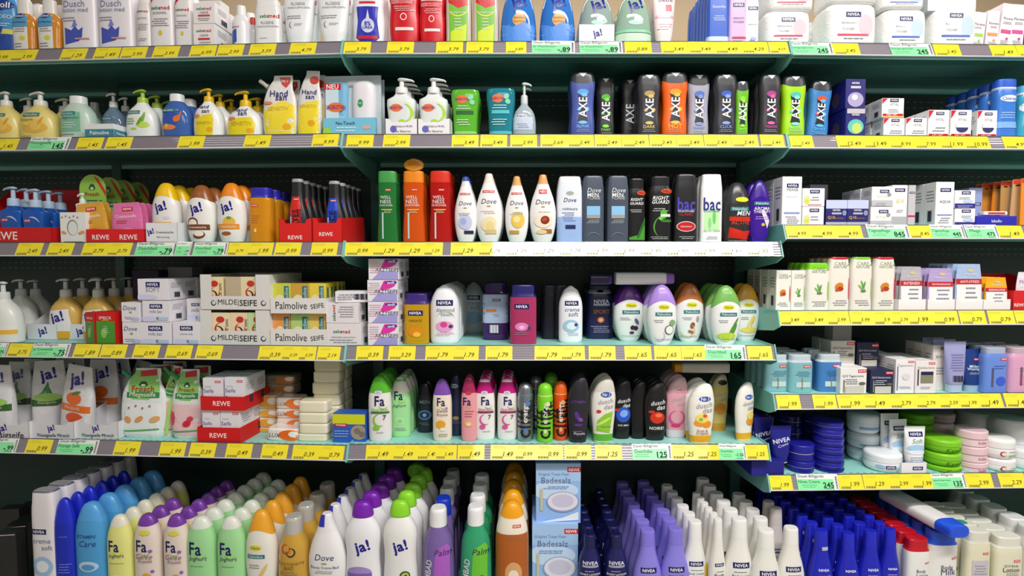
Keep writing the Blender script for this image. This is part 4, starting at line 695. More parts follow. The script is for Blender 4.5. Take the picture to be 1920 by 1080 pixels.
QQ = lambda: [('r', 0, .84, 1, .32, '^c8d0f4'), ('r', 0, .09, 1, .18, 'b8bcc4'), ('e', .75, .52, .2, .2, '9098c0')]+T(0, .62, .36, 'NIVEA', 'f4f4f8', B=2)+[('r', 0, .5, .46, .07, 'b8b8cc')]+T(-.5, .34, .34, 'Q10', 'e0b830', B=2)+T(.25, .32, .4, 'ANTI-FALTEN', '^c09a40')
nbox(1569, 375, 40, 'navy and silver wrinkle cream carton beside the flowers', c='201c70', L=QQ(), n=4, d=.055)
nbox(1609, 375, 40, 'navy and silver wrinkle cream carton beside pale cartons', c='201c70', L=QQ(), n=4, d=.055)
YQ = lambda: NV(.76, .2, .44)+T(0, .5, .5, 'Q10 plus', '^e8d890')+[('r', 0, .16, 1, .3, 'c4c6cc'), ('e', .65, .6, .18, .18, '9aa0a8')]+FP(-.1, .14, .6, 2, .1)
nbox(1655, 350, 40, 'white and silver cream carton, upper one', base=387, L=YQ(), n=3)
nbox(1653, 387.5, 41, 'white and silver cream carton, lower one', L=YQ(), n=3)
nbox(1688, 347, 29, 'tall white and silver carton with yellow print', L=NV(.88, 0, .66)+[('r', 0, .13, 1, .24, 'b8bac0')]+T(0, .62, .5, 'Q10', 'e8d878', B=1)+FP(0, .4, .5, 2, .04), n=3)
nbox(1711, 347, 14, 'slim grey carton with pink line', c='c8c4c8', L=[('r', 0, .26, 1, .04, 'c83068')]+NV(.82, 0, .7), n=3)
nbox(1773, 341, 35, 'tall white carton with blue line, front of a long file', d=.05, L=NV(.82, .05, .58)+[('r', 0, .27, .8, .02, '7080c0')]+T(0, .56, .6, 'AQUA', GY)+FP(0, .2, .7, 3, .05), n=6)
AQ = lambda: NV(.86, .1, .44)+[('r', 0, .14, 1, .26, '3a3490'), ('e', .3, .4, .5, .2, '^c0d8f4')]+FP(0, .6, .6, 2, .08)+FP(0, .14, .8, 2, .08, 'd0d0f0')
nbox(1810, 357, 39, 'white carton with indigo base stripe, upper one', base=390.5, L=AQ(), n=2)
nbox(1810, 391, 39, 'white carton with indigo base stripe, lower one', L=AQ(), n=2)
nbox(1830, 352, 26, 'pale blue carton behind the indigo-striped pair', c='9aa8d8', dy=.1, L=NV(.6, .2, .6), n=2)
put('box', 1869, 405, 78, 'low cobalt blue tray with a pale badge', '2424b4', d=.1, dy=.01, side=[], L=T(0, .55, .25, 'labello', 'e8e8f8', B=1), name='lip_care_tray', cat='tray')
put('bar', 1861, 397, 46, 'white and red lip balm pack lying on the blue tray', 'f0eef0', None, [('r', 0, .5, .7, .5, 'd83828')], base=404, d=.03, dy=.02, name='lip_balm_pack', cat='pack')
for i, x in enumerate((1850, 1868, 1886, 1904, 1924)):
    put('box', x, 344-i*2.4, 17, ['amber', 'orange', 'tan', 'clear-fronted orange', 'bright orange'][i]+' blister card with red top on the far side', ['=d89038', '=e88820', '=c89858', '=d8b080', '=f09010'][i], d=.004, dy=.12-.02*i, roll=.05*(i % 2), L=[('r', 0, .95, .9, .08, 'd84028'), ('r', 0, .88, .4, .03, '702010')], side=[], n=2, st=.02, name='blister_card', cat='card', base=None if i > 3 else None)
# ================================================================ fourth shelf
at('l', 4)
put('pumpA', 5, 528, 66, 'large white pearly soap pump at the frame edge', 'eceeea', None, [('r', .1, .3, .9, .22, 'f4f0ec'), ('r', .1, .26, .9, .1, 'f0c040')], by=646, pump=1, pc='e0e4e2', tb=.72)
for x, dy_, ex in ((38, .125, 'behind the large one'), (66, .195, 'farther back in the white tray')):
    put('pumpA', x, 523 if x < 50 else 524, 56, 'white pearly soap pump '+ex, 'e0e0da', None, [('r', .1, .3, .9, .22, 'f0ece8'), ('r', .1, .24, .9, .06, 'f0c040')], dy=dy_, pump=1, pc='d0d4d4', tb=.72)
for x, ex in ((122, 'in the first white tray'), (183, 'behind the red cartons')):
    put('pumpA', x, 522, 60, 'honey yellow soap pump '+ex, 'dcb45c', None, [('p', 'f2eef0', [(-.6, .68), (.55, .72), (.8, .2), (-.85, .2)]), ('r', 0, .12, 1.5, .16, 'f0b02c')]+JA(-.1, .5, .42), dy=.1, pump=1, pc='d0d0cc', tb=.7, n=3)
tray(50, 106, 608, 'white card tray with blue lettering at the shelf edge', '-ececf0', by=637, d=.17, hb=.13, L=JA(.05, .5, .3))
tray(108, 165, 608, 'white card tray tucked behind the red cartons', '-ececf0', by=637, d=.17, hb=.13, L=JA(.5, .5, .3))
def speick(x, t, w, desc, **o):
    L = [('r', 0, .38, .96 if w > 30 else .8, .68, '4c9a30'), ('e', -.2, .35, .3, .3, '90c860')]+T(0, .82, .66, 'SPEICK', 'f8e8e4', B=2)+FP(0, .55, .3, 4, .06, 'd8f0c8')+[('a', 0, .5, .4, .43, 60, 120, 'e8d850')]
    put('box', x, t, w, desc, 'd81818', L=L, side=[], **o)
speick(172, 586, 30, 'red and green soap carton turned at an angle', d=.05, dy=.02, yaw=-.35)
speick(197, 585, 38, 'red and green soap carton squarely facing', d=.05, dy=.012)
def soap(x, t, w, desc, L, base=None, c='eeeaf0', **o): put('box', x, t, w, desc, c, L=L, base=base, d=o.pop('d', .065), dy=o.pop('dy', .012), **o)
DVL = T(-.1, .72, .72, 'Dove', '3a4a78', I=1)+[('e', 0, .5, .16, .1, 'b0a050'), ('e', .5, .16, .5, .2, 'c8c8e8')]+FP(-.2, .25, .5, 2, .08)
soap(244, 567, 36, 'small white soap carton with gold bird, upper one', DVL, 604, n=2)
soap(246, 604.5, 36, 'small white soap carton with gold bird, lower one', DVL, n=2)
MB = lambda s: NV(.74, 0, .46)+T(0, .5, .46, s, '^8a90a8')+[('e', -.5, .15, .8, .25, '^d8d8f4'), ('r', .5, .16, .36, .16, '^b8d0f0'), ('e', .1, .18, .09, .15, '^8890a8')]
soap(286, 523, 60, 'white soap carton crowning the pyramid, navy logo', MB('SOFT')[:3], 563, n=3)
soap(292, 564, 54, 'white milk soap carton, middle layer', MB('milk bar'), 604, n=3)
soap(291, 604.5, 60, 'white milk soap carton, bottom layer', MB('milk bar'), n=3)
soap(349, 604, 54, 'white and blue cream soap carton, bottom layer', MB('creme soft'), n=3)
soap(366, 560, 34, 'lilac white soap carton half hidden by grey tray', MB('milk'), 603, dy=.06)
put('box', 337, 501, 48, 'plain grey carton at the back above the pyramid', '9a969c', d=.06, dy=.24, base=560, side=[])
put('box', 272, 507, 52, 'dark violet carton at the back in shade', '2c2040', d=.08, dy=.2, base=560, side=[], L=FP(0, .5, .4, 1, .1, '^776'))
CD = lambda: [('a', -.2, .4, .2, .3, 200, 470, '3a2020'), ('a', .1, .5, .2, .3, 100, 380, 'c83020'), ('e', .1, .78, .4, .2, 'd03828')]
def milde(y0, y1, ex, base):
    lip = y1-25
    soapx = [(400, 'fbe6b0', 36), (436, 'c8b898', 30), (468, 'f4e0b8', 36)] if y0 < 540 else [(411, 'fbe6c0', 40), (448, 'f8e0b8', 36), (480, 'c8e8a8', 34)]
    for i, (x, c, w) in enumerate(soapx):
        put('box', x, y0+4, w, ['beige', 'cream', 'pale'][i]+' wrapped soap bar with red dot, '+ex, '='+c, dy=.02, d=.05, base=base-4 if base else base, dz=.004, L=CD()+T(.75, .5, -.6, 'MILDE SEIFE', '^445', R=90) if i != 1 or y0 > 540 else [], side=[], n=3)
    b = CTX['bay']; a = hit(376, lip, b, .012); a2 = hit(506, lip, b, .012); zb = hit(440, base, b, .012)[2] if base else CTX['z']; w = a2[0]-a[0]; h = a[2]-zb
    root = bpy.data.objects.new('soap_tray', None); COL.objects.link(root); root.location = ((a[0]+a2[0])/2, (a[1]+a2[1])/2, zb+.0004); root.rotation_euler = (0, 0, atan(BAY[b][2]))
    H2 = hit(440, y0, b, .012)[2]-zb; d = .21
    g = G(); g.box(-w/2, w/2, 0, d, 0, .001); obj('tray_base', g.mesh('tray_base', ['-e4e2de']), root)
    g = G(); g.prism([(-w/2, 0), (w/2, 0), (w/2, H2), (w*.3, H2), (w*.3, h), (-w*.34, h), (-w*.34, H2), (-w/2, H2)], 0, .0012, 'y'); o = obj('front_panel', g.mesh('front_panel', ['-e4e2de']), root)
    obj('front_print', printed('front_print', T(-.2, .5, .3, 'MILDE|', '^222')+T(.38, .5, .25, 'SEIFE', '^222', B=1)+[('a', -.62, .5, .025, .04, 60, 400, '334'), ('a', .82, .5, .025, .04, 60, 400, '334')], w, h, lambda x, z, e: (x, -e, z), 0), o)
    for sd in (-1, 1):
        g = G(); g.box(sd*(w/2-.0006)-.0006, sd*(w/2-.0006)+.0006, .0012, d, 0, H2); obj('side_panel', g.mesh('side_panel', ['-e4e2de']), root)
    g = G(); g.box(-w/2, w/2, d, d+.0012, 0, H2); obj('back_panel', g.mesh('back_panel', ['-e4e2de']), root)
    tag(root, f'off-white soap tray lettered in black, {ex}, '+CTX['loc'], 'tray')
milde(582, 645, 'lower tray', None); milde(515, 580, 'upper tray', 581)
def palm(y0, lip, base, ex, cols):
    b = CTX['bay']
    for i, (x, w) in enumerate(((528, 36), (562, 38), (594, 34))):
        if cols[i]: put('box', x, y0, w, ['first', 'middle', 'last'][i]+f' bright {["orange", "green", "yellow"][i]} soap wrapper, '+ex, '='+cols[i], d=.028, dy=.03, dz=.003, base=base-4 if base else None, L=[('r', .5, .5, .26, .8, '2c7a80'), ('e', -.2, .4, .5, .4, 'f4e8c0')]+T(.5, .5, -.7, 'Palmolive', 'e8f0ec', R=90), side=[('r', 0, .5, .4, .7, '2c7a80')], n=5)
    a = hit(507, lip, b, .012); a2 = hit(612, lip, b, .012); zb = hit(560, base, b, .012)[2] if base else CTX['z']; w = a2[0]-a[0]; h = a[2]-zb
    root = bpy.data.objects.new('soap_tray', None); COL.objects.link(root); root.location = ((a[0]+a2[0])/2, (a[1]+a2[1])/2, zb+.0004); root.rotation_euler = (0, 0, atan(BAY[b][2])); d = .22
    for nm, bx in (('tray_base', (-w/2, w/2, 0, d, 0, .001)), ('side_panel', (-w/2, -w/2+.0012, 0, d, 0, h)), ('side_panel', (w/2-.0012, w/2, 0, d, 0, h)), ('back_panel', (-w/2, w/2, d, d+.0012, 0, h)), ('front_panel', (-w/2, w/2, -.0012, 0, 0, h))):
        g = G(); g.box(*bx); o = obj(nm, g.mesh(nm, ['-eae6e2']), root)
    obj('front_print', printed('front_print', T(-.25, .52, .56, 'Palmolive', '^1a1a1a', sy=1.25)+T(.68, .5, .24, 'SEIFE', '^1a1a1a', R=8), w, h, lambda x, z, e: (x, -.0012-e, z), 0), o)
    tag(root, f'low white soap tray lettered in black, {ex}, '+CTX['loc'], 'tray')
palm(588, 617, None, 'lower layer', ('f0a050', 'b8dc80', 'f0d060')); palm(531, 559, 588, 'upper layer', ('d8d848', 'd8a840', 'f0d848'))
SB = lambda r: (SM(-.1, .66, .5)+T(0, .42, .7, 'SEIFENFREIES WASCHSTÜCK', GY)+FP(0, .3, .8, 2, .1)) if not r else [('t', -.5, .32, -.42, 'seba', '1a7a4a', {'R': 90, 'B': 2}), ('t', -.5, .72, -.34, 'med', 'c8283c', {'R': 90, 'B': 2})]+FP(.3, .8, .5, 5, .12)
soap(644, 606.5, 66, 'flat white and red wash bar carton, bottom one', SB(0), c='ece6e8')
soap(641, 568, 62, 'white carton with red lettering turned sideways', SB(1), 606, c='ece6e8')
put('box', 656, 546, 62, 'white carton lying askew on top of the stack', 'e8e4e6', base=567, d=.06, dy=.02, yaw=.25, L=BC(.5, .5, .4, .5)+FP(-.4, .7, .6, 3, .2))
at('m', 4)
AZ = [('p', 'a8a4e0', [(-.75, .02), (.95, .02), (.95, .4), (-.25, .4)]), ('p', 'e838a8', [(-.2, .55), (.1, .97), (.95, .97), (.8, .72), (.4, .58)]), ('e', .55, .88, .4, .16, '3048b0')]+T(.25, .47, .78, 'ARZTSEIFE', '^2a2a60')+FP(-.55, .85, .4, 6, .1, '^e0a8b8')+T(.55, .88, .24, 'sanft', 'fff', B=1)
stack('box', 717, (485, 525, 566, 606.5, 646), 57, 'white doctors soap carton with magenta flash, %s', c='eeeaf0', L=AZ, n=2, d=.07, dy=.012, jit=[2, 0, 1, 1])
put('straight', 781, 550, 46, 'golden oil shower bottle with violet cap', '~dca818', '40287c', NV(.62, .0, .6)+T(0, .48, .5, 'natural', '^7a5a10')+[('e', 0, .25, .6, .2, 'e88c18'), ('e', .1, .2, .3, .1, 'f8c840')], by=646, n=3, tc=.79)
CS = lambda s1, s2: NV(.7, .05, .56)+T(.1, .58, .6, s1, '^7880a8')+T(.2, .51, .4, s2, '^7880a8')
put('fa', 834, 534, 55, 'white diamond shower bottle with pink crystal, longest file', 'f4f2f6', 'e8e8e8', CS('diamond', 'touch')+[('e', .05, .3, .6, .18, 'f0a8d8'), ('e', 0, .33, .24, .1, 'e04898'), ('a', .1, .4, .3, .33, 20, 160, 'c8d890'), ('e', .45, .3, .14, .06, '445')]+FP(0, .2, .6, 3, .025, '^e080b8'), by=645, n=6, tc=.999, sa=0)
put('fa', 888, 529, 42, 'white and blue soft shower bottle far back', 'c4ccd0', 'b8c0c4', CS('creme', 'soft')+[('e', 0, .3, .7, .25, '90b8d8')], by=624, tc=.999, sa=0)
put('straight', 929, 530, 48, 'violet shower bottle with pale blue leaflet collar', '~4c2c70', '301c58', [('r', 0, .55, .96, .5, 'b8c8e8'), ('b', .1, .7, .3, 'NIVEA', 'fff', {}), ('r', -.3, .52, .4, .05, 'e88840')]+FP(.1, .45, .3, 2, .03)+BC(-.1, .2, .3, .14, '^e8e8f0'), by=638, n=2)
put('straight', 981, 534, 50, 'raspberry pink shower bottle with navy cap', '~c03c70', '28246c', NV(.64, -.1, .54)+[('e', -.1, .3, .5, .14, 'e888c8'), ('e', -.1, .29, .2, .06, 'f8c8e8'), ('e', .45, .28, .13, .06, '446')]+FP(-.1, .2, .5, 2, .03), by=646, n=2, tc=.8)
for x, ex in ((1030, 'nearer the pink bottle'), (1052, 'nearer the white bottle')):
    put('straight', x, 535, 30, 'almost black bottle deep in shade, '+ex, '16182c', '24263c', dy=.16, n=2)
put('fa', 1070, 536, 45, 'white creamy shower bottle with light blue swirl, alone', 'f4f4f8', 'f0f0f0', CS('creme', 'soft')+[('e', 0, .3, .66, .22, 'a8cce8'), ('e', .05, .3, .4, .13, 'e8f2fa'), ('e', .4, .32, .13, .06, '446')]+FP(.1, .17, .5, 2, .03, '^88b0e0'), by=643, tc=.999, sa=0)
put('straight', 1124, 534, 50, 'navy sport shower bottle with silver ring', '1c204c', '1a1c40', T(.1, .7, .56, 'NIVEA', 'e8e8f8', B=2)+[('r', .1, .64, .6, .04, 'b0b4c8')]+T(.1, .51, .6, 'SPORT', 'c87838', B=1)+[('e', .05, .36, .26, .11, 'e07038'), ('e', .05, .36, .14, .06, 'f0c0a0')]+FP(0, .24, .7, 4, .035, '^a8a8c8'), by=636, n=3, bands=((.845, .91, 'b8bcc8', 'ring'),))
def nat(x, t, w, desc, kc, im, **o):
    put('naturals', x, t, w, desc, 'f4f4f2', kc, [('e', .05, .64, .38, .085, 'e8e030')]+T(.05, .64, .26, 'Neue', '^5a7a20', B=1)+PM(.52, .05, .56)+FP(-.3, .42, .36, 2, .03)+im+FP(0, .1, .6, 1, .03), **o)
nat(1180, 533, 58, 'white oval shower bottle, dark purple cap, olives pictured', '5c1c80', [('e', .15, .25, .15, .08, '4a2048'), ('e', .35, .24, .15, .08, '3c1838'), ('e', .1, .16, .15, .05, '5a2850'), ('e', .4, .36, .1, .12, '6a5a80', 30)], by=641, n=2)
nat(1241, 534, 56, 'white oval shower bottle, lilac cap, coconut pictured', 'b08ce0', [('e', .4, .26, .3, .16, '6a7868'), ('e', .42, .26, .24, .13, 'f8f8f4'), ('e', .6, .38, .2, .1, '88b080', 50), ('a', -.2, .16, .14, .18, 180, 420, 'd8b8e8')], by=648, n=3, kn=(.88, .3, .05, 'c8a8f0'))
nat(1293, 531, 53, 'white oval shower bottle, brown orange cap, almonds pictured', 'c87438', [('e', .1, .29, .16, .11, 'a05828', -15), ('e', .0, .18, .22, .05, 'b86830', -20), ('e', .45, .4, .1, .1, 'b8a0b8'), ('a', -.2, .2, .2, .26, 180, 420, 'f0c8a0')], by=642, n=2)
nat(1361, 535, 56, 'white oval shower bottle, grass green cap, olive leaf pictured', '7cb85c', [('e', .35, .26, .16, .26, '5a9a30', -25), ('e', .5, .38, .06, .2, '5a8a30', -30), ('e', -.05, .16, .6, .11, 'c0e040'), ('a', -.1, .17, .16, .2, 170, 400, 'e0f078')], by=648, n=4, kn=(.88, .3, .05, '98cc78'))
nat(1399, 532, 50, 'white oval shower bottle, golden cap, honey and wheat pictured', 'd8a030', [('e', .1, .2, .6, .1, 'f0dc60'), ('e', .2, .36, .1, .24, 'f0d878', -30), ('e', .35, .34, .06, .2, 'e8c850', -20)], by=640, n=2)
def lying(x0, x1, y, h, desc, c, kc, dy, flip=1, key='naturals', d=.035):
    b = CTX['bay']; A = hit(x0, y, b, dy); B = hit(x1, y, b, dy); L_ = B[0]-A[0]; w = h/F*A[3]
    q = K[key]; root = bpy.data.objects.new(q['name'], None); COL.objects.link(root)
    st_, en = (A, B) if flip > 0 else (B, A); root.location = (st_[0], st_[1], st_[2]); root.rotation_euler = (0, flip*pi/2, atan(BAY[b][2]))
    sm = lambda cx: q['tc']
    obj('body', loft('body', q['fn'], w, w*1.4, L_, q['n'], c, None, sm), root); obj('cap', loft('cap', q['fn'], w, w*1.4, L_, q['n'], kc, sm, None, RC, grow=1.012), root)
    tag(root, desc+', '+CTX['loc'], 'bottle'); return root
lying(1153, 1261, 522, 23, 'white shower bottle with purple cap lying across the others', 'e8e4ea', '9060c0', .09, key='slab')
lying(1106, 1146, 524, 20, 'dark violet bottle lying across the navy ones', '2c2050', '4a2c80', .1, key='slab')
at('r', 4)
CN = lambda a, b: T(0, .88, .56, 'CARE', '^8a9a80')+T(0, .82, .62, 'NATURE', '^8a9a80')+[('e', .78, .86, .14, .03, '6ab048', 30), ('e', .86, .42, .07, .42, a)]+FP(0, .2, .7, 3, .04)
FIG = [('e', -.1, .47, .4, .12, 'd88830', 20), ('e', 0, .42, .3, .08, 'b84020'), ('e', -.3, .4, .16, .06, 'c85828')]
ALOE = [('e', 0, .48, .08, .2, '70b850', 20), ('e', .1, .47, .08, .18, '58a040', -15), ('e', -.15, .44, .07, .16, '88c868', 45), ('e', .05, .38, .25, .04, '688858')]
put('box', 1470, 507, 28, 'white care carton with fig picture', 'f2eee4', d=.05, by=583, L=CN('d84828', 0)+FIG, n=4)
put('box', 1498, 507, 27, 'white care carton with aloe picture', 'f2eee4', d=.05, by=583, L=CN('98d040', 0)+ALOE, n=3)
put('slab', 1531, 493, 42, 'white lotion bottle with flat lime green cap', 'f2eee4', '84d820', CN('98d040', 0)+ALOE, by=584, n=4, tc=.87)
for x, kc, im, ex in ((1571, 'c81c2c', FIG, 'red cap next to the lime-capped one'), (1613, '80c830', ALOE, 'green cap, in the middle'), (1656, 'c81c2c', FIG, 'red cap next to the masks')):
    put('slab', x, 482, 40, 'tall white shampoo bottle, '+ex, 'f0ebe0', kc, [('t', *q[1:]) if q[0] == 't' else q for q in CN('d83868' if kc[0] == 'c' else '90d040', 0)]+im, by=584, n=4, tc=.965, sa=-.012)
for i, (x, w, t, c, ex) in enumerate(((1709, 44, 500, 'b8b4bc', 'silver'), (1764, 50, 503, 'b8a4d4', 'lilac'), (1817, 52, 495, 'a8c0e4', 'light blue'), (1868, 44, 520, 'f0b020', 'yellow'))):
    L = [('r', 0, .3, .9, .6, 'f4f2f2'), ('r', 0, .62, .94, .12, 'c82830'), ('e', .1, .86, .24, .07, 'd8c890')]+T(0, .78, .5, 'Schaebens', 'e8e0e8')+T(0, .62, .7, ['INTENSIV', 'ENTSPANNUNGS', 'ANTI-STRESS', 'REINIGUNGS'][i], 'f8e8e8', B=1)+FP(.1, .48, .5, 3, .1)
    put('pouch', x, t, w, ex+' face mask sachet standing in its white tray', '%'+c, None, L, dy=.012, dz=.003, d=.014, n=7, st=.02, lean=.0)
    tray(x-25, x+27, 566, f'white card tray holding the {ex} face masks', '-f2f0ee', dy=.004, d=.19, hb=.085, wav=True)
tray(1900, 1990, 545, 'bright red tray at the end of the masks', '-d81820', dy=.004, d=.2, hb=.11, L=T(-.7, .3, .24, 'REWE', 'f8f0ec', B=2))
for i in range(4): put('pouch', 1925, 510, 40, ['foremost', 'second', 'third', 'fourth'][i]+' white and lilac sachet in the red tray', '%ece4ec', None, RW(.3, .9, .3)+T(-.1, .74, .6, 'Maske', '^a888c0'), dy=.03+.03*i, dz=.003, d=.012)
# ================================================================ fifth shelf
at('l', 5)
def japouch(x, t, w, desc, c2, im, **o):
    put('pouch', x, t, w, desc, '%e8e6e8', None, [('r', 0, .38, 2, .1, c2)]+im+JA(.0, .78, .45)+T(0, .38, .5, 'Flüssigseife', 'e8e8d8'), d=.05, **o)
AL = [('e', .1, .56, .08, .2, '3c8a4c', 25), ('e', 0, .57, .08, .24, '4c9a58'), ('e', -.2, .55, .08, .2, '3c8a4c', -25), ('e', -.3, .52, .08, .14, '58a868', -50), ('e', 0, .46, .8, .12, 'a8d868')]
PF = [('e', 0, .52, .5, .18, 'f07028'), ('e', .2, .24, .56, .16, 'f05c20'), ('e', .1, .6, .3, .05, '58803c', 20)]
japouch(-2, 684, 56, 'white and green liquid soap pouch at the frame edge', '3c6a34', AL, dy=.045, dz=.003)
japouch(36, 678, 50, 'white pouch with dark green band behind', '3c5a34', AL, dy=.13, dz=.003, n=2)
japouch(92, 676, 58, 'white soap pouch with aloe picture and green band', '3c6a34', AL, dy=.11, dz=.003, n=2, st=.08, yaw=.3)
japouch(141, 684, 72, 'white soap pouch with peach picture leaning forward', 'f07420', PF, dy=.06, dz=.003, yaw=-.2, roll=.1)
japouch(193, 674, 62, 'white peach soap pouch with blue lettering cut off', 'f07420', PF[:1], dy=.14, dz=.003, n=2, st=.055)
japouch(252, 675, 52, 'white pouch peeping out behind the frog pouch', 'e86c28', PF, dy=.26, dz=.003, roll=.25)
for x0, x1, ex in ((-40, 54, 'cut by the frame'), (57, 138, 'in the middle'), (141, 221, 'next to the frog pouch')):
    tray(x0, x1, 797, 'white wavy tray of soap pouches, '+ex, '-e4e2e6', by=823, d=.22, hb=.11, wav=True, L=JA(-.05, .72, .17)+T(.05, .22, .74, 'Flüssigseife' if x0 < 0 else 'Flüssigseife Pfirsich', '^334', B=1))
def frog(x, t, w, desc, lo, im, **o):
    put('spoutpouch', x, t, w, desc, '%e8eeea', None, [('p', '90d070', [(-.5, .97), (.6, .97), (.75, .68), (.3, .55), (-.4, .56), (-.62, .7)]), ('p', lo, [(-.9, .06), (.9, .06), (.9, .5), (-.85, .5)]), ('r', .05, .62, .7, .08, '3c8a50'), ('p', 'd03040', [(-.1, .96), (.6, .99), (.6, .9), (-.1, .88)]), ('e', .05, .79, .15, .05, '2c5a34'), ('e', .05, .765, .2, .05, '2c5a34'), ('e', .05, .76, .1, .03, 'e0f0d8')]+T(.05, .71, .48, 'Frosch', 'c03028', B=2)+T(.05, .62, .56, 'Pflegeseife', 'e0f4d0', B=1)+[('r', 0, .12, .76, .02, '58b060', 4)]+im, d=.05, extra=spout('40a060', (-.3, .86)), **o)
frog(270, 690, 90, 'large frog soap pouch with almonds, green spout', 'f0f4f4', [('e', -.55, .27, .16, .09, 'e8a058', -30), ('e', -.05, .28, .2, .07, 'e8a058', 30), ('e', .6, .28, .22, .08, 'e8b068', 20)]+[('e', -.5+.3*i, .44+.03*(i % 2), .05, .03, 'c86888') for i in range(4)], by=822, n=3, st=.06)
frog(312, 684, 32, 'pink frog soap pouch turned edge-on', 'f0c4c4', [('r', .3, .3, .2, .5, 'b8e078')], dy=.05, roll=.15)
frog(352, 692, 62, 'pink frog soap pouch with pomegranate seeds', 'f4ccd0', [('e', -.8, .3, .2, .2, 'e04858'), ('e', .15, .23, .26, .09, 'd82838', 20), ('e', .35, .3, .2, .07, 'e04050', 20)], by=824, n=2, st=.06)
CSF = RW(.55, .88, .3)+T(-.45, .72, .3, 'Creme', '^8a90b0')+T(-.4, .58, .5, 'Seife', '^7078a8')+[('r', -.8, .2, .06, .4, '4858a0'), ('e', .3, .15, .9, .3, '^ccd0ec')]
def rtray(x0, x1, lip, base, ex):
    b = CTX['bay']; dy = .006; a = hit(x0, lip, b, dy); a2 = hit(x1, lip, b, dy); zb = hit(x0, base, b, dy)[2] if base else CTX['z']; w = a2[0]-a[0]; h = a[2]-zb; d = .15
    root = bpy.data.objects.new('soap_tray', None); COL.objects.link(root); root.location = ((a[0]+a2[0])/2, (a[1]+a2[1])/2, zb+.0004); root.rotation_euler = (0, 0, atan(BAY[b][2]))
    for nm, bx in (('tray_base', (-w/2, w/2, 0, d, 0, .001)), ('side_panel', (-w/2, -w/2+.0012, 0, d, 0, h)), ('side_panel', (w/2-.0012, w/2, 0, d, 0, h)), ('back_panel', (-w/2, w/2, d, d+.0012, 0, h)), ('front_panel', (-w/2, w/2, -.0012, 0, 0, h))):
        g = G(); g.box(*bx); o = obj(nm, g.mesh(nm, ['-d81418']), root)
    obj('front_print', printed('front_print', T(-.02, .5, .4, 'REWE', 'f8f0ec', B=2), w, h, lambda x, z, e: (x, -.0012-e, z), 0), o)
    tag(root, f'red card tray with white lettering, {ex}, '+CTX['loc'], 'tray')
rtray(370, 450, 801, None, 'lower of the two'); rtray(376, 457, 743, 769, 'upper of the two')
for x, w, t, bs, ex in ((395, 34, 768, None, 'lower tray, half hidden by pouch'), (431, 38, 768, None, 'lower tray, fully visible'), (398, 38, 709, 765, 'upper tray, next to the pink pouch'), (439, 38, 708, 765, 'upper tray, next to the wrapped soaps')):
    put('box', x, t, w, 'white cream soap carton, '+ex, 'ece8ee', d=.06, dy=.012, dz=.002, base=bs, L=CSF, n=2)
LX = lambda c: [('e', .6, .5, .8, .9, c), ('e', .75, .6, .3, .5, 'f8f4ec')]+T(-.45, .45, .38, 'LUX', '^5a4a40', I=1)
stack('bar', 499, (737, 762, 778, 796, 812), 56, 'white and yellow wrapped soap, %s in its pile', c='=e4dcc8', L=LX('f0b040'), d=.07, by=811, jit=[0, 2, 0, 1])
stack('bar', 548, (742, 763, 780, 798), 48, 'white and orange wrapped soap, %s in its pile', c='=ecdcd0', L=LX('f08038'), d=.06, dy=.09)
put('bar', 536, 799, 58, 'white and orange soap lying loose at the front', '=f0e8e0', None, LX('f06c20'), d=.06, by=827, roll=.04)
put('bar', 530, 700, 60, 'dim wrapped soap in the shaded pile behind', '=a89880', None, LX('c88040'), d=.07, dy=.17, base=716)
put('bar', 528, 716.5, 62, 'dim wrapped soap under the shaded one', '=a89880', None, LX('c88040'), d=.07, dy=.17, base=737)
stack('bar', 593, (748, 770, 790, 809, 828), 55, 'cream coloured soap block, %s of the front stack', c='f0e8cc', by=828, d=.06, jit=[0, 0, 1, -1])
stack('bar', 616, (668, 693, 714, 736, 757, 778, 800, 822), 51, 'cream coloured soap block, %s of the rear stack', c='e8e0c0', dy=.085, d=.06, n=2, jit=[3, 2, 0, 2, 2, 2, 2])
TI = [('r', 0, .9, 1, .01, 'd8d020'), ('r', 0, .32, 1, .64, '3060c0'), ('r', 0, .8, 1, .34, 'd8dc20'), ('e', .6, .36, .5, .5, 'a89888'), ('e', .5, .4, .2, .2, '80746c'), ('e', .8, .3, .2, .2, '80746c'), ('b', -.5, .6, .4, 'TITANIA', 'fff', {'bg': 'c02838'})]+FP(-.5, .4, .5, 3, .09, 'a8c0f0')
put('box', 654, 775, 62, 'blue and yellow pumice carton at the bay joint', '3060c0', d=.05, by=830, L=TI, side=[])
at('m', 5)
def fa(x, t, w, desc, c, kc, L, **o): put('fa', x, t, w, desc, c, kc, L, tc=.75, sa=.0, **o)
NU = lambda c, k: [('e', 0, .765, .36, .055, '8088c0'), ('e', 0, .765, .32, .045, 'f0f0f8')]+T(0, .765, .18, 'NEU', '28306a', B=1)+FA(.1, .63)+T(.1, .5, .66, 'NutriSkin', c, B=1)+[('r', .1, .455, .76, .03, k), ('a', .1, .34, .22, .3, 100, 300, c), ('e', -.2, .22, .3, .07, c), ('t', .5, .38, .14, '7', '445', {'B': 2})]+FP(.1, .15, .4, 1, .03)
fa(712, 704, 43, 'white shower bottle with bright green cap and swirls', 'f2ecea', '58b82c', NU('88cc38', '3c7a3c'), by=829, n=4)
fa(751, 706, 38, 'mint green yoghurt shower bottle with leaf cap', 'a8e8a0', 'e8e4dc', FA(-.1, .7)+T(-.05, .53, .66, 'Joghurt', '3a4a60', I=1)+[('e', 0, .28, .4, .12, 'd0f4c8'), ('e', 0, .28, .3, .08, '90dc88')]+FP(0, .16, .6, 2, .03), by=821, n=4, bands=((.93, .999, '5ab038', 'cap_top'),))
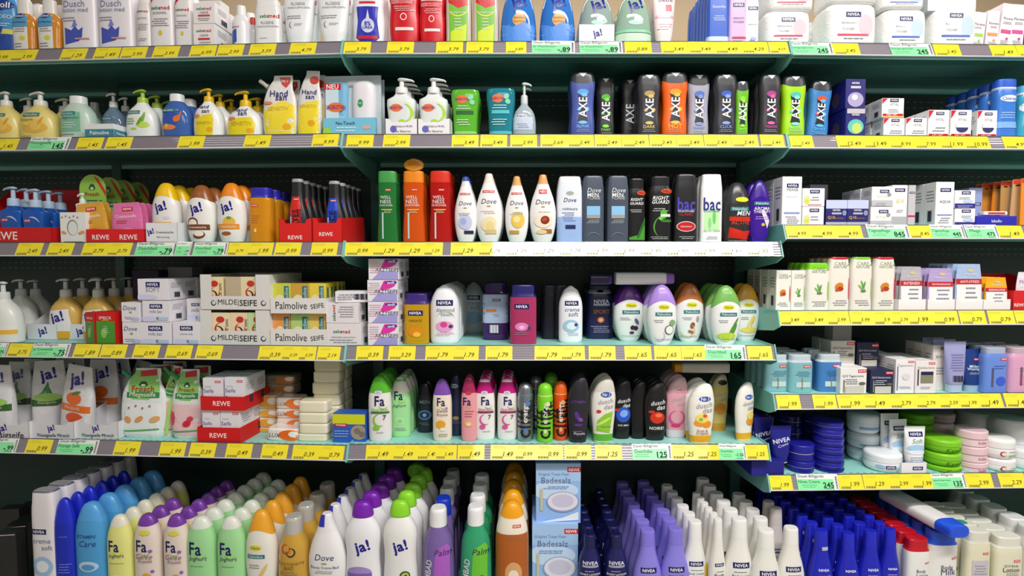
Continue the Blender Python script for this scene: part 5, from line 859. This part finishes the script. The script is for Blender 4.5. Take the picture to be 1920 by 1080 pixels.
fa(797, 716, 30, 'black men shower bottle with blue eye motif', '222834', '15181e', [('e', 0, .36, .84, .2, '5080b0'), ('e', 0, .36, .6, .13, '203050'), ('e', 0, .36, .25, .07, '88b0d8')]+T(0, .62, .6, 'MEN', '^90a0b0', B=1)+FP(0, .2, .6, 2, .03), by=812, n=2)
fa(829, 710, 36, 'cream shower bottle with violet cap and orange fruit', 'f4e4d0', '8050b0', FA(-.05, .64)+T(.05, .5, .56, 'Gelée', '^8a6a80', I=1)+T(.05, .43, .56, 'Royale', '^8a6a80', I=1)+[('e', -.1, .28, .5, .13, 'f0a828'), ('e', .1, .2, .26, .06, 'f4f0e8'), ('e', .5, .54, .12, .04, 'b080d0')]+FP(.1, .12, .5, 2, .03), by=828)
fa(855, 702, 24, 'slim navy shower bottle behind the cream one', '283458', '20284c', [('e', -.2, .82, .6, .07, 'c0c8d8')]+T(-.2, .82, .4, 'NEU', '28306a', B=1)+[('e', 0, .3, .5, .06, 'b0a860')]+FP(0, .25, .8, 2, .03), dy=.09)
fa(879, 705, 29, 'rose pink shower bottle with wine red cap', 'f0a0a8', 'a82858', [('e', 0, .75, .4, .06, 'c83858')]+FA(-.2, .62, .5)+FP(0, .47, .6, 3, .04, '^b84868')+[('e', 0, .28, .5, .1, 'f0b870'), ('e', 0, .27, .3, .05, 'f8dcc0')], by=828, n=2)
for x, ex in ((909, 'beside the rose one'), (951, 'beside the silver can')):
    fa(x, 706, 37, 'white shower bottle, magenta cap and berries, '+ex, 'f4f0ec', 'c8147c', NU('e058a0', '883058'), by=826, n=4, bands=((.925, .999, 'f0eef0', 'cap_top'),))
def can(x, t, w, desc, c, kc, words, ink, **o):
    put('dome', x, t, w, desc, c, kc, [('t', -.25, .32, -.5, 'cliff', '202024', {'R': 90, 'B': 1}), ('t', .15, .5, -.34, words[0], 'f0f0e8', {'R': 90, 'B': 2}), ('t', .5, .55, -.3, words[1], '202024', {'R': 90, 'B': 2}), ('e', .3, .66, .3, .08, ink, 30), ('e', 0, .2, .2, .08, ink)], bands=((.785, .805, ink, 'ring'),), **o)
can(985, 716, 30, 'silver shower can with blue ring', '*a0a4ac', '*a0a4ac', ('energy', 'fresh'), '5080d0', by=829)
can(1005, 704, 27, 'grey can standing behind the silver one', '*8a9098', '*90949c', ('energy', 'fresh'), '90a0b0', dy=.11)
can(1022, 717, 30, 'lime green shower can with domed cap', '80d828', '84dc30', ('energy', 'life'), 'd8f0a0', by=831, n=1)
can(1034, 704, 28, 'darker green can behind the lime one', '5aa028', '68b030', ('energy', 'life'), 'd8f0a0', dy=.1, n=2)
can(1051, 714, 27, 'orange red shower can with domed cap', 'e85018', 'f06820', ('energy', 'sun'), 'f0b070', by=827)
def das(x, t, w, desc, c, kc, im, ft=None, **o):
    put('das', x, t, w, desc, c, kc, (NR(.2, .76) if o.pop('nr', 1) else [])+DD(.15, .62, c='b0b0b8' if c[0] in 'fde' else 'e4e4e8')+im, bands=((0, .14, ft, 'foot'),) if ft else (), n=o.pop('n', 3), **o)
put('das', 1084, 706, 40, 'matt black shower bottle with purple dancer', '28242c', '2a2630', T(0, .63, .66, 'LITAMIN', '6a3ca0', I=1, B=1)+[('e', -.1, .42, .2, .14, '5a3090', 20), ('e', .2, .36, .24, .06, '7a48b0', -30), ('e', 0, .28, .4, .04, '5a3090')]+FP(0, .18, .6, 2, .03, '^8a7a9a')+T(.1, .14, .5, 'Physalis', '^d8d0e0'), by=831, n=3)
das(1131, 709, 45, 'white shower bottle with green leaf and green foot', 'f0ece4', 'd8d4c8', [('p', '90cc38', [(-.6, .2), (.5, .16), (.75, .5), (.1, .46), (-.5, .36)]), ('e', 0, .34, .7, .04, 'c8f070', 30), ('e', -.4, .5, .2, .05, 'd03028')]+T(.2, .26, .4, 'Haut & Haar', '^3c6a28'), '68b83c', by=831)
das(1166, 711, 38, 'black shower bottle with electric blue cloud', '16161c', '14141a', [('e', .1, .42, .7, .26, '2858d0'), ('e', .15, .44, .4, .12, '88b0f8', 30), ('e', -.5, .5, .24, .05, 'd03028')]+T(.1, .24, .5, 'FOR MEN', 'e8e8f0', B=1), by=824, nr=0, n=4)
put('das', 1197, 714, 32, 'unlit black bottle between the blue and red ones', '101014', '141418', dy=.06, n=3)
das(1229, 715, 43, 'black shower bottle with glowing red ball', '1a1818', '181616', [('e', .1, .4, .62, .2, 'd83018'), ('e', .2, .44, .3, .07, 'f87848'), ('e', -.4, .5, .26, .05, 'd03028')]+T(.05, .22, .6, 'NOIRE!', 'f0f0f0', B=2), by=827, nr=0, n=4)
das(1268, 706, 44, 'pink shaded shower bottle with rose ring', 'e8a8b8', 'e0b8c0', [('a', 0, .35, .25, .36, 100, 430, 'e05898'), ('e', -.1, .22, .4, .06, 'd83878')]+NEU(.3, .8, .4, '8a4060', 'e8b8c4'), 'e4dce4', by=823, nr=0, n=4)
das(1314, 719, 49, 'white shower bottle with orange fruit and yellow foot', 'f6f2e8', 'f4f0e8', [('e', -.1, .36, .5, .12, 'f0a020'), ('e', .35, .34, .34, .12, 'f0981c'), ('e', 0, .44, .5, .16, 'f8e078'), ('e', .2, .48, .16, .06, 'd86030'), ('e', -.1, .42, .14, .06, '90c040')]+T(.05, .23, .4, 'Fruit &', '^b06a20', B=1)+T(.05, .18, .46, 'Creamy', '^b06a20', B=1), 'f0b020', by=833)
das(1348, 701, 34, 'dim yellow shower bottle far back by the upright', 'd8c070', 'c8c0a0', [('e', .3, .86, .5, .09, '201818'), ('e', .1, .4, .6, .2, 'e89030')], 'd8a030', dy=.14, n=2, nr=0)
das(1396, 717, 38, 'white and yellow shower bottle standing alone by the edge', 'f6f2e8', 'f4f0e8', [('e', .4, .34, .5, .14, 'f0a020'), ('e', .4, .44, .4, .14, 'f8e078')], 'f0b020', by=827, n=1, yaw=.3)
r_ = lying(1262, 1364, 688, 20, 'white bottle with orange cap lying on the others', 'd8d0c8', 'e0a020', .12, flip=-1, key='slab')
at('r', 5)
def tone(x, t, w, desc, c, **o):
    put('straight', x, t, w, desc, '~'+c, 'c8d4dc', RW(.4, .7, .3)+FP(.1, .56, .6, 4, .04, '^3a6a98')+[('r', .1, .22, .6, .14, 'c8dce0'), ('r', 0, .25, .05, .3, '8a8a60')], tc=.8, **o)
tone(1454, 664, 45, 'pale turquoise face tonic bottle with clear cap', '94ccd4', by=735, n=4)
tone(1499, 664, 45, 'turquoise face tonic bottle beside the blue-topped one', '90d0d8', by=737, n=4)
tone(1553, 663, 46, 'two-layered eye make-up remover, deep blue upper layer', '5090d8', by=735, n=3)
tone(1525, 655, 24, 'deeper blue tonic bottle behind the gap', '2858b8', dy=.1, n=2)
Q1 = lambda s, c='^446': RW(.65, .88, .32)+T(-.05, .68, .8, s, c)+FP(-.1, .55, .5, 3, .08, c)+[('r', -.72, .3, .06, .5, '8a8a70'), ('e', .65, .4, .26, .12, '6a6a58'), ('r', .1, .16, .7, .3, 'd8d0c8')]
stack('box', 1601, (690, 738), 50, 'white day cream carton with window, %s front', c='f0eeec', L=Q1('Q10 Tagescreme'), d=.055, dy=.02, side=[], n=3)
put('box', 1654, 694, 44, 'navy night cream carton with window', '20284c', L=Q1('Q10 Nachtcreme', '^e0e0f0'), d=.055, dy=.02, side=[], n=3)
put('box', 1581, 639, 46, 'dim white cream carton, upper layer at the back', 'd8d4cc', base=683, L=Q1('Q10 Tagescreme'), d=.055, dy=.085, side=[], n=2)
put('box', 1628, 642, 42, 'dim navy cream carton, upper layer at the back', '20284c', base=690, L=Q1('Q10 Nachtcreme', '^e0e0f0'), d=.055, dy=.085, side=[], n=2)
put('box', 1580, 605, 36, 'small grey carton perched highest at the back', '9a9898', base=638, d=.05, dy=.1, side=[])
put('box', 1698, 674, 36, 'white serum carton with faint ring', 'f2eef0', L=RW(.6, .93, .3)+T(0, .82, .8, 'Tagescreme', '^a8a8b0')+[('r', -.8, .45, .05, .7, '5a70a8'), ('e', .1, .5, .4, .2, 'e4e0e4')]+FP(0, .2, .6, 2, .04), d=.05, dy=.018, n=4)
put('box', 1737, 677, 40, 'white night cream carton with dark die-cut window', 'f0e8e8', L=RW(.55, .93, .3)+T(0, .8, .8, 'Nachtcreme', '^a8a0a8')+[('r', .1, .5, .6, .36, '8a8a70'), ('r', .1, .62, .58, .1, '28284c'), ('r', -.75, .5, .06, .5, '404050')]+FP(-.1, .2, .6, 2, .04), d=.05, dy=.018, n=3)
put('box', 1764, 648, 28, 'slim white carton behind the windowed one', 'e8e0d8', L=RW(.4, .93, .4)+T(-.2, .75, .4, 'Q10', '^446')+FP(0, .5, .6, 3, .06), d=.04, dy=.055, n=3)
def rtube(x, t, w, desc, c, kc, L, **o): put('straight', x, t, w, desc, c, kc, L, tc=.86, by=737, **o)
put('tube', 1791, 640, 42, 'lilac translucent face cream tube', '~b0b0e0', 'b8c8e0', BC(0, .28, .4, .12)+FP(0, .75, .6, 7, .05, '^8888c0'), by=737, n=3, st=.045)
put('tube', 1822, 654, 42, 'dark blue wash gel tube with clear foot', '1c3c80', 'a0b8d0', RW(.3, .76, .26)+T(0, .6, .4, 'Mildes', 'e8f0f8', B=1)+T(0, .53, .6, 'Waschgel', 'e8f0f8', B=1)+FP(.1, .45, .6, 2, .03, 'c0d0e8'), by=735, n=3, st=.045)
put('straight', 1862, 650, 46, 'cornflower blue cleansing bottle', '6c90e0', 'b0b8d0', RW(.5, .75, .3)+FP(.1, .6, .6, 2, .05, '^3858b0')+[('e', .3, .27, .4, .2, '3c60d8'), ('r', -.4, .35, .07, .4, '5a5870')], tc=.87, by=738, n=3)
put('straight', 1912, 650, 54, 'pale pink cleansing bottle cut by the frame', 'e0a8c8', 'c8b0bc', FP(.1, .55, .6, 2, .05, '^a070a0')+[('e', .2, .3, .6, .25, 'e890b8'), ('r', -.3, .38, .07, .4, '7a5870')], tc=.87, by=738, n=3)
# ================================================================ sixth shelf of the bay with creams
at('r', 6)
NVC = lambda: T(0, .62, .8, 'NIVEA', 'f0f0fa', B=2, R=12)+T(.1, .5, .5, 'Creme', 'e0e0f4', I=1, R=20)
def nlow(x, t, w, desc, **o): put('box', x, t, w, desc, '1c1c88', side=[], name='card_base', cat='card', **o)
nlow(1440, 864, 62, 'low navy card base under the cream tubes', d=.12, dy=.004)
put('tube', 1464, 798, 40, 'navy cream tube with white logo, standing in front', '1e2088', 'f0f0f4', NVC(), dy=.02, base=866, d=.03, tc=.03)
put('tube', 1432, 782, 38, 'navy cream tube standing behind another', '1a1c78', 'f0f0f4', NVC(), dy=.075, base=862, n=3, st=.02, d=.018)
def tin(x, tops, w, desc, c, k, bands=(), key='tin', L=(), **o): stack(key, x, tops, w, desc, c=c, k=k, bands=bands, L=L, **o)
WB = [(.46, .5, 'e0e0f0', 'rim')]
tin(1501, (829, 859, 889), 47, 'tall round navy cream tin, %s of a pair', '1e1e90', '1e1e98', WB, by=889)
put('tin', 1553, 787, 50, 'round navy cream tin topping the tall pile', '1c1c88', '20209c', dy=.02, base=801, bands=WB)
tin(1553, (801, 816, 831, 846, 860, 874, 888), 52, 'thin round navy tin in the tall pile, %s', '1c1c8c', '20209c', WB, by=888)
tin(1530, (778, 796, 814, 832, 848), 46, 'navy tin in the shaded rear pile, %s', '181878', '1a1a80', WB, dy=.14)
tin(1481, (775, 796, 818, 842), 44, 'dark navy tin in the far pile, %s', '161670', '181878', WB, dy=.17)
SF = lambda: NV(.3, -.1, .3)+[('e', .4, .3, .3, .2, '^a8d0e8')]
tin(1620, (771, 808, 836, 863), 56, 'white and blue cream jar, %s of the rear pile', 'e8eef0', 'e0ecf0', (), 'jar', L=[('r', 0, .3, .7, .14, '88b0d8')], dy=.1, n=1)
put('jar', 1655, 844, 63, 'white oval cream jar with blue waves, alone in front', 'f4f6f8', 'f0f4f8', NV(.34, -.1, .28)+[('e', .5, .3, .3, .2, 'a8d4f0'), ('e', -.6, .35, .2, .2, 'a8c8f0')], by=889)
ST = lambda: NV(.82, 0, .66)+T(.1, .66, .5, 'Soft', '^70a878', I=1)+[('e', 0, .5, .8, .16, 'a8d0f0'), ('e', 0, .4, .9, .1, 'e8f2fa')]+FP(0, .28, .7, 4, .05, '^88a8d0')
put('tube', 1668, 775, 34, 'white and blue cream tube, rearmost of three', 'f0f2f4', 'e8ecf0', ST(), dy=.08, d=.035)
put('tube', 1684, 786, 36, 'white and blue cream tube, middle of three', 'f2f4f6', 'e8ecf0', ST(), dy=.055, d=.035, yaw=.1)
put('tube', 1715, 799, 40, 'white and blue cream tube, foremost of three', 'f4f6f8', 'f0f4f8', ST(), dy=.016, base=876, d=.035)
tray(1690, 1738, 868, 'small white tray holding the foremost cream tube', '-f2f2f4', dy=.005, d=.06, hb=.03, L=NV(.5, .3, .4))
GR = [('t', .1, .28, .5, 'Kamill', '^3a6a10', {'I': 1})]
tin(1766, (818, 843, 867, 893), 61, 'lime green cream jar, %s of three', '78c818', '84d028', (), 'jar', L=GR, by=893)
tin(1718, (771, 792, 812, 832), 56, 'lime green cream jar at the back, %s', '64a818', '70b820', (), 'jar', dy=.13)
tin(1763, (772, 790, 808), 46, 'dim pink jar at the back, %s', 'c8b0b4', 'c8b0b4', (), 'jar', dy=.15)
tin(1821, (803, 832, 861, 890), 50, 'pale pink baby cream jar, %s of the front pile', 'f4d4dc', 'f0ccd4', [(.5, .53, 'c8a0a8', 'rim')], L=[('t', .1, .3, .3, 'bebe', '^b06888', {})], by=890)
CDJ = [('a', -.35, .3, .06, .1, 30, 330, 'c83820'), ('r', .3, .22, .34, .1, 'a8d890')]+FP(.3, .4, .3, 1, .1)
tin(1872, (818, 855, 889), 52, 'white jar with orange ring emblem, %s of two', 'f4f4f2', 'f4f2f0', (), 'jar', L=CDJ, by=889)
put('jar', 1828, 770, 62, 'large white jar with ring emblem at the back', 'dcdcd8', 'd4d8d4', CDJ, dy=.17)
put('jar', 1896, 783, 66, 'large white milking fat jar behind', 'e8e8e8', 'e4e4e4', [('r', -.2, .42, .3, .1, '3c50a0')]+T(-.1, .26, .5, 'Melkfett', '304890', I=1, B=1), dy=.08)
put('jar', 1922, 838, 50, 'white jar with yellow flower at the frame edge', 'f4f4f4', 'f0f0f0', [('e', .1, .15, .3, .15, 'e8d028')]+T(0, .35, .6, 'Melk', '4858a8', B=1), by=884)
# ================================================================ bottom row on the base decks
at('L', 0)
for i, (x, t, yw) in enumerate(((8, 1000, .2), (26, 985, .3), (44, 975, .25), (14, 955, .2), (52, 948, .3))):
    put('box', x, t, 34, ['foremost', 'second', 'third', 'fourth', 'rearmost'][i]+' glossy black carton standing sideways at the frame edge', '=141414', d=.04, dy=.0+.05*i, yaw=yw, L=[('r', 0, .97, .9, .01, 'd8d0d0')] if i < 3 else [], side=[])
put('slab', 87, 917, 48, 'white creamy shower bottle with navy lid disc', 'f2ecee', 'f4f0f2', NV(.6, -.2, .6)+T(0, .5, .7, 'creme', '^7880a8')+T(.4, .44, .4, 'soft', '^7880a8')+[('e', 0, .25, .8, .2, 'a8c8ec'), ('e', 0, .25, .5, .12, 'f0f4fa')], n=7, dr=.6, tc=.9, bands=((.985, 1, '242470', 'lid_disc'),))
def bub(x, t, w, desc, c, kc, L, **o): put('fa', x, t, w, desc, c, kc, L, **o)
VT = lambda c: T(0, .64, .6, 'VITAMIN', c, I=1, B=1)+T(.1, .56, .5, 'Care', c, I=1)+[('e', .1, .3, .6, .12, '^c0dcf4'), ('e', .1, .29, .4, .07, '5aa0d8')]
bub(121, 933, 41, 'deep blue foam bath bottle with rounded cap', '1c30c0', '2030d0', FP(.2, .6, .5, 1, .03, '^6878e0')+FP(.2, .3, .6, 4, .03, '^8090e8'), n=6, dx=.002, tc=.74)
bub(172, 940, 61, 'sky blue vitamin bath bottle with wavy cap seam', '50a4e0', '58a8e8', VT('1c4c90'), n=5, tc=.8, sa=.015)
def fabt(x, t, w, desc, c, kc, sub, sc, im, **o): bub(x, t, w, desc, c, kc, FA(-.15, .62)+T(0, .49, .62, sub, sc, I=1)+im, n=o.pop('n', 6), tc=.87, **o)
fabt(225, 964, 49, 'pale yellow yoghurt bath bottle with white cap', 'f0f090', 'f0ecd8', 'Joghurt', '3a3a60', FP(0, .4, .6, 1, .03, '^d8a840')+[('e', .1, .15, .7, .2, 'f8f4c8')], n=6)
GE = [('e', .2, .2, .4, .16, 'f0b030'), ('e', -.2, .18, .3, .1, 'f4ece8'), ('e', .5, .56, .14, .04, '9868c8'), ('e', .6, .3, .12, .04, '9868c8'), ('e', .1, .79, .4, .06, 'e8dc50')]+T(.1, .43, .5, 'Royale', '^906a80', I=1)
fabt(277, 962, 51, 'cream royal jelly bottle, violet cap, next to yellow', 'f0e0d4', '7c40a8', 'Gelée', '906a80', GE, n=3)
fabt(331, 963, 49, 'cream royal jelly bottle, violet cap, next to green', 'f0e0d4', '7c40a8', 'Gelée', '906a80', GE, n=6)
JG = FP(0, .4, .5, 1, .03, '^68b868')+[('e', 0, .15, .6, .2, 'd8f4d0'), ('e', 0, .12, .3, .1, '88cc80')]
fabt(378, 967, 56, 'mint green yoghurt bath bottle next to violet caps', 'a8e4a0', 'e8ece0', 'Joghurt', '3a3a60', JG, n=7)
fabt(434, 967, 54, 'mint green yoghurt bath bottle next to orange cap', 'a8e4a0', 'e8ece0', 'Joghurt', '3a3a60', JG, n=6)
put('cream', 490, 955, 60, 'white bath bottle with amber cap and honey picture', 'f2eee4', 'f0a830', [('e', -.1, .6, .4, .06, 'e8e030')]+T(-.1, .6, .26, 'Neue', '^5a7a20', B=1)+PM(.5, -.1, .56)+FP(-.2, .4, .4, 2, .03)+[('e', .2, .2, .6, .12, 'f4c840'), ('e', .3, .32, .1, .22, 'f0c870', -30)], n=5, tc=.76)
put('bath', 551, 966, 60, 'translucent honey bath bottle with milky screw lid', '~e0b048', '~d0ccc4', [('a', -.2, .64, .1, .16, 60, 400, 'd04828'), ('a', .1, .6, .1, .15, 150, 480, '3a3030'), ('e', 0, .2, .4, .16, '80b840'), ('e', 0, .2, .3, .1, 'c8e078')]+T(0, .46, .8, 'FEUCHTIGKEITS', '^7a6028')+T(0, .41, .3, 'BAD', '^7a6028')+FP(0, .36, .6, 2, .03, '^a08850'), n=4)
put('dove', 613, 961, 72, 'white tapered cream bath bottle with blue lid tab', 'f4f2f2', 'f0eeee', DV(.52, .5, 0)+T(0, .4, .72, 'Beauty Creme-Bad', '^446')+FP(0, .36, .5, 2, .02)+[('r', -.16, .93, .16, .13, '2c38b8')], n=6, dr=.5, tc=.8)
at('M', 0)
JB = lambda: JA(.1, .56, .42)
put('ja', 680, 938, 66, 'white foam bath bottle with royal purple cap', 'f2f0f4', '7a20b0', JB()+[('e', -.1, .3, .7, .14, 'a890d0'), ('r', -.1, .2, .7, .2, '8060b8'), ('r', -.1, .1, .7, .12, '4a2c78')]+T(-.1, .11, .4, 'Wellness', 'e8e0f4', B=1), n=5, dx=.008)
put('ja', 750, 937, 64, 'white foam bath bottle with lime cap and avocado', 'f4f2f0', '90dc30', JB()+[('e', .35, .27, .3, .1, '3c4a20', 15), ('e', .36, .27, .22, .07, 'b8d060', 15), ('e', .4, .27, .08, .03, '5a3418'), ('e', -.2, .12, .7, .14, 'c8e078')], n=5, dx=.006)
put('disc', 781, 868, 34, 'lime screw lid of a tall rear bottle', '78c828', dy=.3, base=896, d=.034, name='screw_lid')
SCH = lambda w, a, b: [('p', a, [(-.3, .02), (.75, .02), (.75, .6), (.6, .64), (-.1, .58)]), ('e', .4, .2, .3, .2, b)]+T(.35, .55, .5, 'Palm', '^2a2a50', I=1)+T(-.62, .22, -.5, 'SCHAUMBAD', 'e8e8f0', R=84, B=1)
put('bath', 822, 950, 60, 'violet bubble bath bottle with white screw cap', '~8870b8', 'f2f2f4', SCH(1, 'b060c8', '5a8a38'), n=1, tc=.81)
put('bath', 831, 932, 56, 'violet bubble bath bottle with cobalt cap', '~8870b8', '1c3cc8', [], dy=.1, n=1, tc=.81)
put('bath', 838, 913, 52, 'violet bubble bath bottle with white cap, row rear', '~7c66a8', 'd8d8d8', [], dy=.18, n=3, tc=.81)
put('bath', 892, 947, 60, 'emerald bubble bath bottle with white screw cap', '~3cb480', 'f4f4f6', SCH(1, '70c838', '388a30'), n=4, tc=.81)
put('fa', 960, 938, 62, 'cream over amber bath bottle, golden cap', 'f4ead8', 'f0a418', RW(.3, .78, .24)+[('r', 0, .35, 2, .7, 'b86020'), ('e', .1, .3, .5, .24, 'e0a870'), ('e', .1, .28, .3, .12, 'f8e8d0')]+T(.2, .66, .5, 'Cremebad', '^8a7a60'), n=5, tc=.86, dr=.75)
for x, t, d_ in ((791, 872, .36), (858, 865, .36), (928, 862, .36), (997, 868, .36)):
    A = hit(x, 900, 'M', .2); g = G(); g.box(-.001, .001, -.11, .2, 0, .21)
    o = obj('divider_panel', g.mesh('divider_panel', ['26282a']), None, (A[0], A[1]+.02, ZB)); tag(o, 'thin dark divider '+{791: 'after the lime caps', 858: 'after the violet bottles', 928: 'after the emerald bottles', 997: 'before the bath salt'}[x]+', bottom row', 'divider', 'dividers of the bottom row')
BS = lambda: [('r', 0, .85, 1, .3, '^a8ccf4'), ('e', -.2, .55, 1.1, .3, '^c8e0fa'), ('b', .7, .9, .3, 'REWE', 'fff', {'bg': 'd8121c'}), ('t', -.1, .72, .66, 'Badesalz', '^6878a8', {}), ('t', -.2, .82, .7, 'Original Totes Meer', '^8898b8', {}), ('e', .2, .36, .74, .35, '90a0d0'), ('e', .2, .37, .68, .31, 'e8e6f2'), ('e', .2, .38, .5, .22, 'd0cce4'), ('p', '^f0f4fc', [(-.9, .02), (.9, .06), (.9, .2), (.2, .1)]), ('r', -.75, .4, .06, .36, 'c8c8a8')]+FP(-.1, .62, .6, 2, .03, '^5888c8')
put('box', 1041, 983, 86, 'light blue bath salt carton standing in front', '98c0f4', d=.07, dy=.08, L=BS(), side=[], n=3)
put('box', 1047, 869, 84, 'light blue bath salt carton stacked on another', '98c0f4', d=.07, dy=.098, base=981, L=BS(), side=[], n=2)
ME = lambda: T(0, .6, .62, 'NIVEA', 'f0f0fa', B=2)+[('r', 0, .55, .66, .03, 'a8a8c0')]+T(0, .43, .8, 'BODY LOTION', 'f0f0f8', B=1)+FP(-.1, .48, .5, 1, .03, 'c0c0d8')+[('p', '68a8e8', [(.1, .22), (.9, .38), (.9, .34), (.3, .2)])]
for x, ex in ((1106, 'beside the bath salt'), (1155, 'beside the purple milk')):
    put('bath', x, 1000, 44, 'midnight blue men lotion bottle, '+ex, '1a1c5c', '16184c', ME(), n=7, dr=.7, dx=-.002)
def nl(x, t, w, desc, c, kc, s, ink, im=[], bg='1b1d63', **o):
    put('lotion', x, t, w, desc, c, kc, NV(.46, 0, .52, bg=bg)+T(0, .33, .56, s, ink)+FP(0, .38, .5, 1, .02, '^'+ink)+im, **o)
nl(1214, 992, 56, 'lavender soft milk bottle, nearer the navy ones', '8e84e4', '867adf', 'Soft Milk', '2a2a70', n=7, dx=-.003)
nl(1266, 989, 56, 'lavender soft milk bottle, nearer the white ones', '8e84e4', '867adf', 'Soft Milk', '2a2a70', n=7, dx=-.004)
nl(1303, 976, 50, 'white firming lotion bottle with yellow streak', 'f4f2ec', 'f6f4f2', 'Body Lotion', '556', [('r', .75, .3, .12, .3, 'f0c830')], n=6, dx=-.004, dy=.052)
nl(1346, 972, 34, 'white lotion bottle turned edge-on', 'f2efe6', 'f4f2ee', 'Body', '556', n=6, yaw=.2, dx=-.002)
nl(1386, 971, 58, 'white lotion bottle with small blue droplet', 'f2f0ea', 'f6f4f2', 'Body Lotion', '445', [('e', -.1, .24, .3, .06, 'a0c4f0', -30)], n=6, dx=-.003)
nl(1436, 992, 60, 'white lotion bottle, foremost at the bay joint', 'f0eee6', 'f4f2ee', 'Body Lotion', '445', n=1, dy=.0)
nl(1426, 970, 54, 'white lotion bottle just behind the foremost', 'f0eee6', 'f4f2ee', 'Body Lotion', '445', n=4, dy=.07)
at('R', 0)
nl(1483, 988, 54, 'ivory lotion bottle next to the blue milks', 'f0eee6', 'f4f2ee', 'Body Lotion', '445', n=1, dy=.03)
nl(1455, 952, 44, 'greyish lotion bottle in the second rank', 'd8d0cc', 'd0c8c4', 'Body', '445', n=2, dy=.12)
for x, t, ex in ((1540, 993, 'with silver sticker on its neck'), (1590, 998, 'second from the ivory one'), (1632, 994, 'third from the ivory one'), (1669, 991, 'touching the red cap')):
    nl(x, t, 47 if x < 1660 else 41, 'cobalt blue body milk bottle, '+ex, '1c24b8', '2028c4', 'Body Milk', 'e8e8f8', ([('r', .1, .76, .24, .05, 'c0c0c4')] if x == 1540 else []), bg='1c24b8', n=8, dx=-.003)
def rw(x, t, w, desc, c, kc, s, **o):
    put('straight', x, t, w, desc, c, kc, RW(.6, .62, .2, 8)+T(.1, .48, .4, s[0], '^557')+T(.2, .42, .5, s[1], '^557')+FP(0, .35, .4, 3, .03)+[('r', -.4, .33, .1, .05, '4a3a80')], tc=.81, sa=0, dr=.6, **o)
rw(1718, 1007, 44, 'white lotion bottle with cherry red cap', 'f4f2ee', 'c81828', ('Body', 'Lotion'), n=7)
rw(1763, 991, 56, 'white milk bottle with bright blue cap', 'f2f0ea', '2858d8', ('Body', 'Milk'), n=5)
rw(1797, 978, 36, 'white lotion bottle with sea green cap', 'f2f0e8', '389c90', ('Body', 'Lotion'), n=1, dy=.08)
put('straight', 1831, 992, 46, 'cream translucent lotion bottle, its back label showing', 'ece6c8', 'e4e2d4', RW(.4, .68, .24)+[('r', 0, .3, .66, .56, 'd0c8d0')]+FP(0, .5, .6, 8, .04), tc=.82, n=5)
put('straight', 1886, 1002, 54, 'cream translucent lotion bottle, lettered Lotion', 'ece8cc', 'e8e6da', RW(.4, .62, .24)+T(0, .54, .5, 'Q10 Body', '^667')+T(0, .48, .56, 'Lotion', '^445')+FP(0, .42, .5, 2, .03)+[('r', -.5, .3, .08, .06, 'c8a860')], tc=.82, n=5)
for x, t, w, dy_, ex in ((1862, 955, 44, .27, 'in the rear rank'), (1935, 985, 44, .03, 'at the frame edge')):
    put('straight', x, t, w, 'white round lotion bottle '+ex, 'e8e8e4', 'ececea', T(0, .5, .5, 'Lotion', '^5868a8', I=1), dy=dy_, n=2 if x < 1920 else 5, tc=.84, dr=.9)
b_ = hit(1665, 925, 'R', .25); e_ = hit(1800, 998, 'R', -.02)
from mathutils import Vector
q = K['slab']; v_ = Vector(e_[:3])-Vector(b_[:3]); root = bpy.data.objects.new('body_lotion_bottle', None); COL.objects.link(root)
root.location = b_[:3]; root.rotation_mode = 'QUATERNION'; root.rotation_quaternion = v_.to_track_quat('Z', 'Y')
w_ = .074
obj('body', loft('body', q['fn'], w_, .04, v_.length, 3, 'f4f0ee', None, lambda c: .82), root); obj('cap', loft('cap', q['fn'], w_, .04, v_.length, 3, '2454e0', lambda c: .82, None, RC, grow=1.03), root)
tag(root, 'white bottle with blue cap lying slantwise over the standing ones', 'bottle')
# ---- every part keeps its own look; tidy the view layer
bpy.context.view_layer.update()
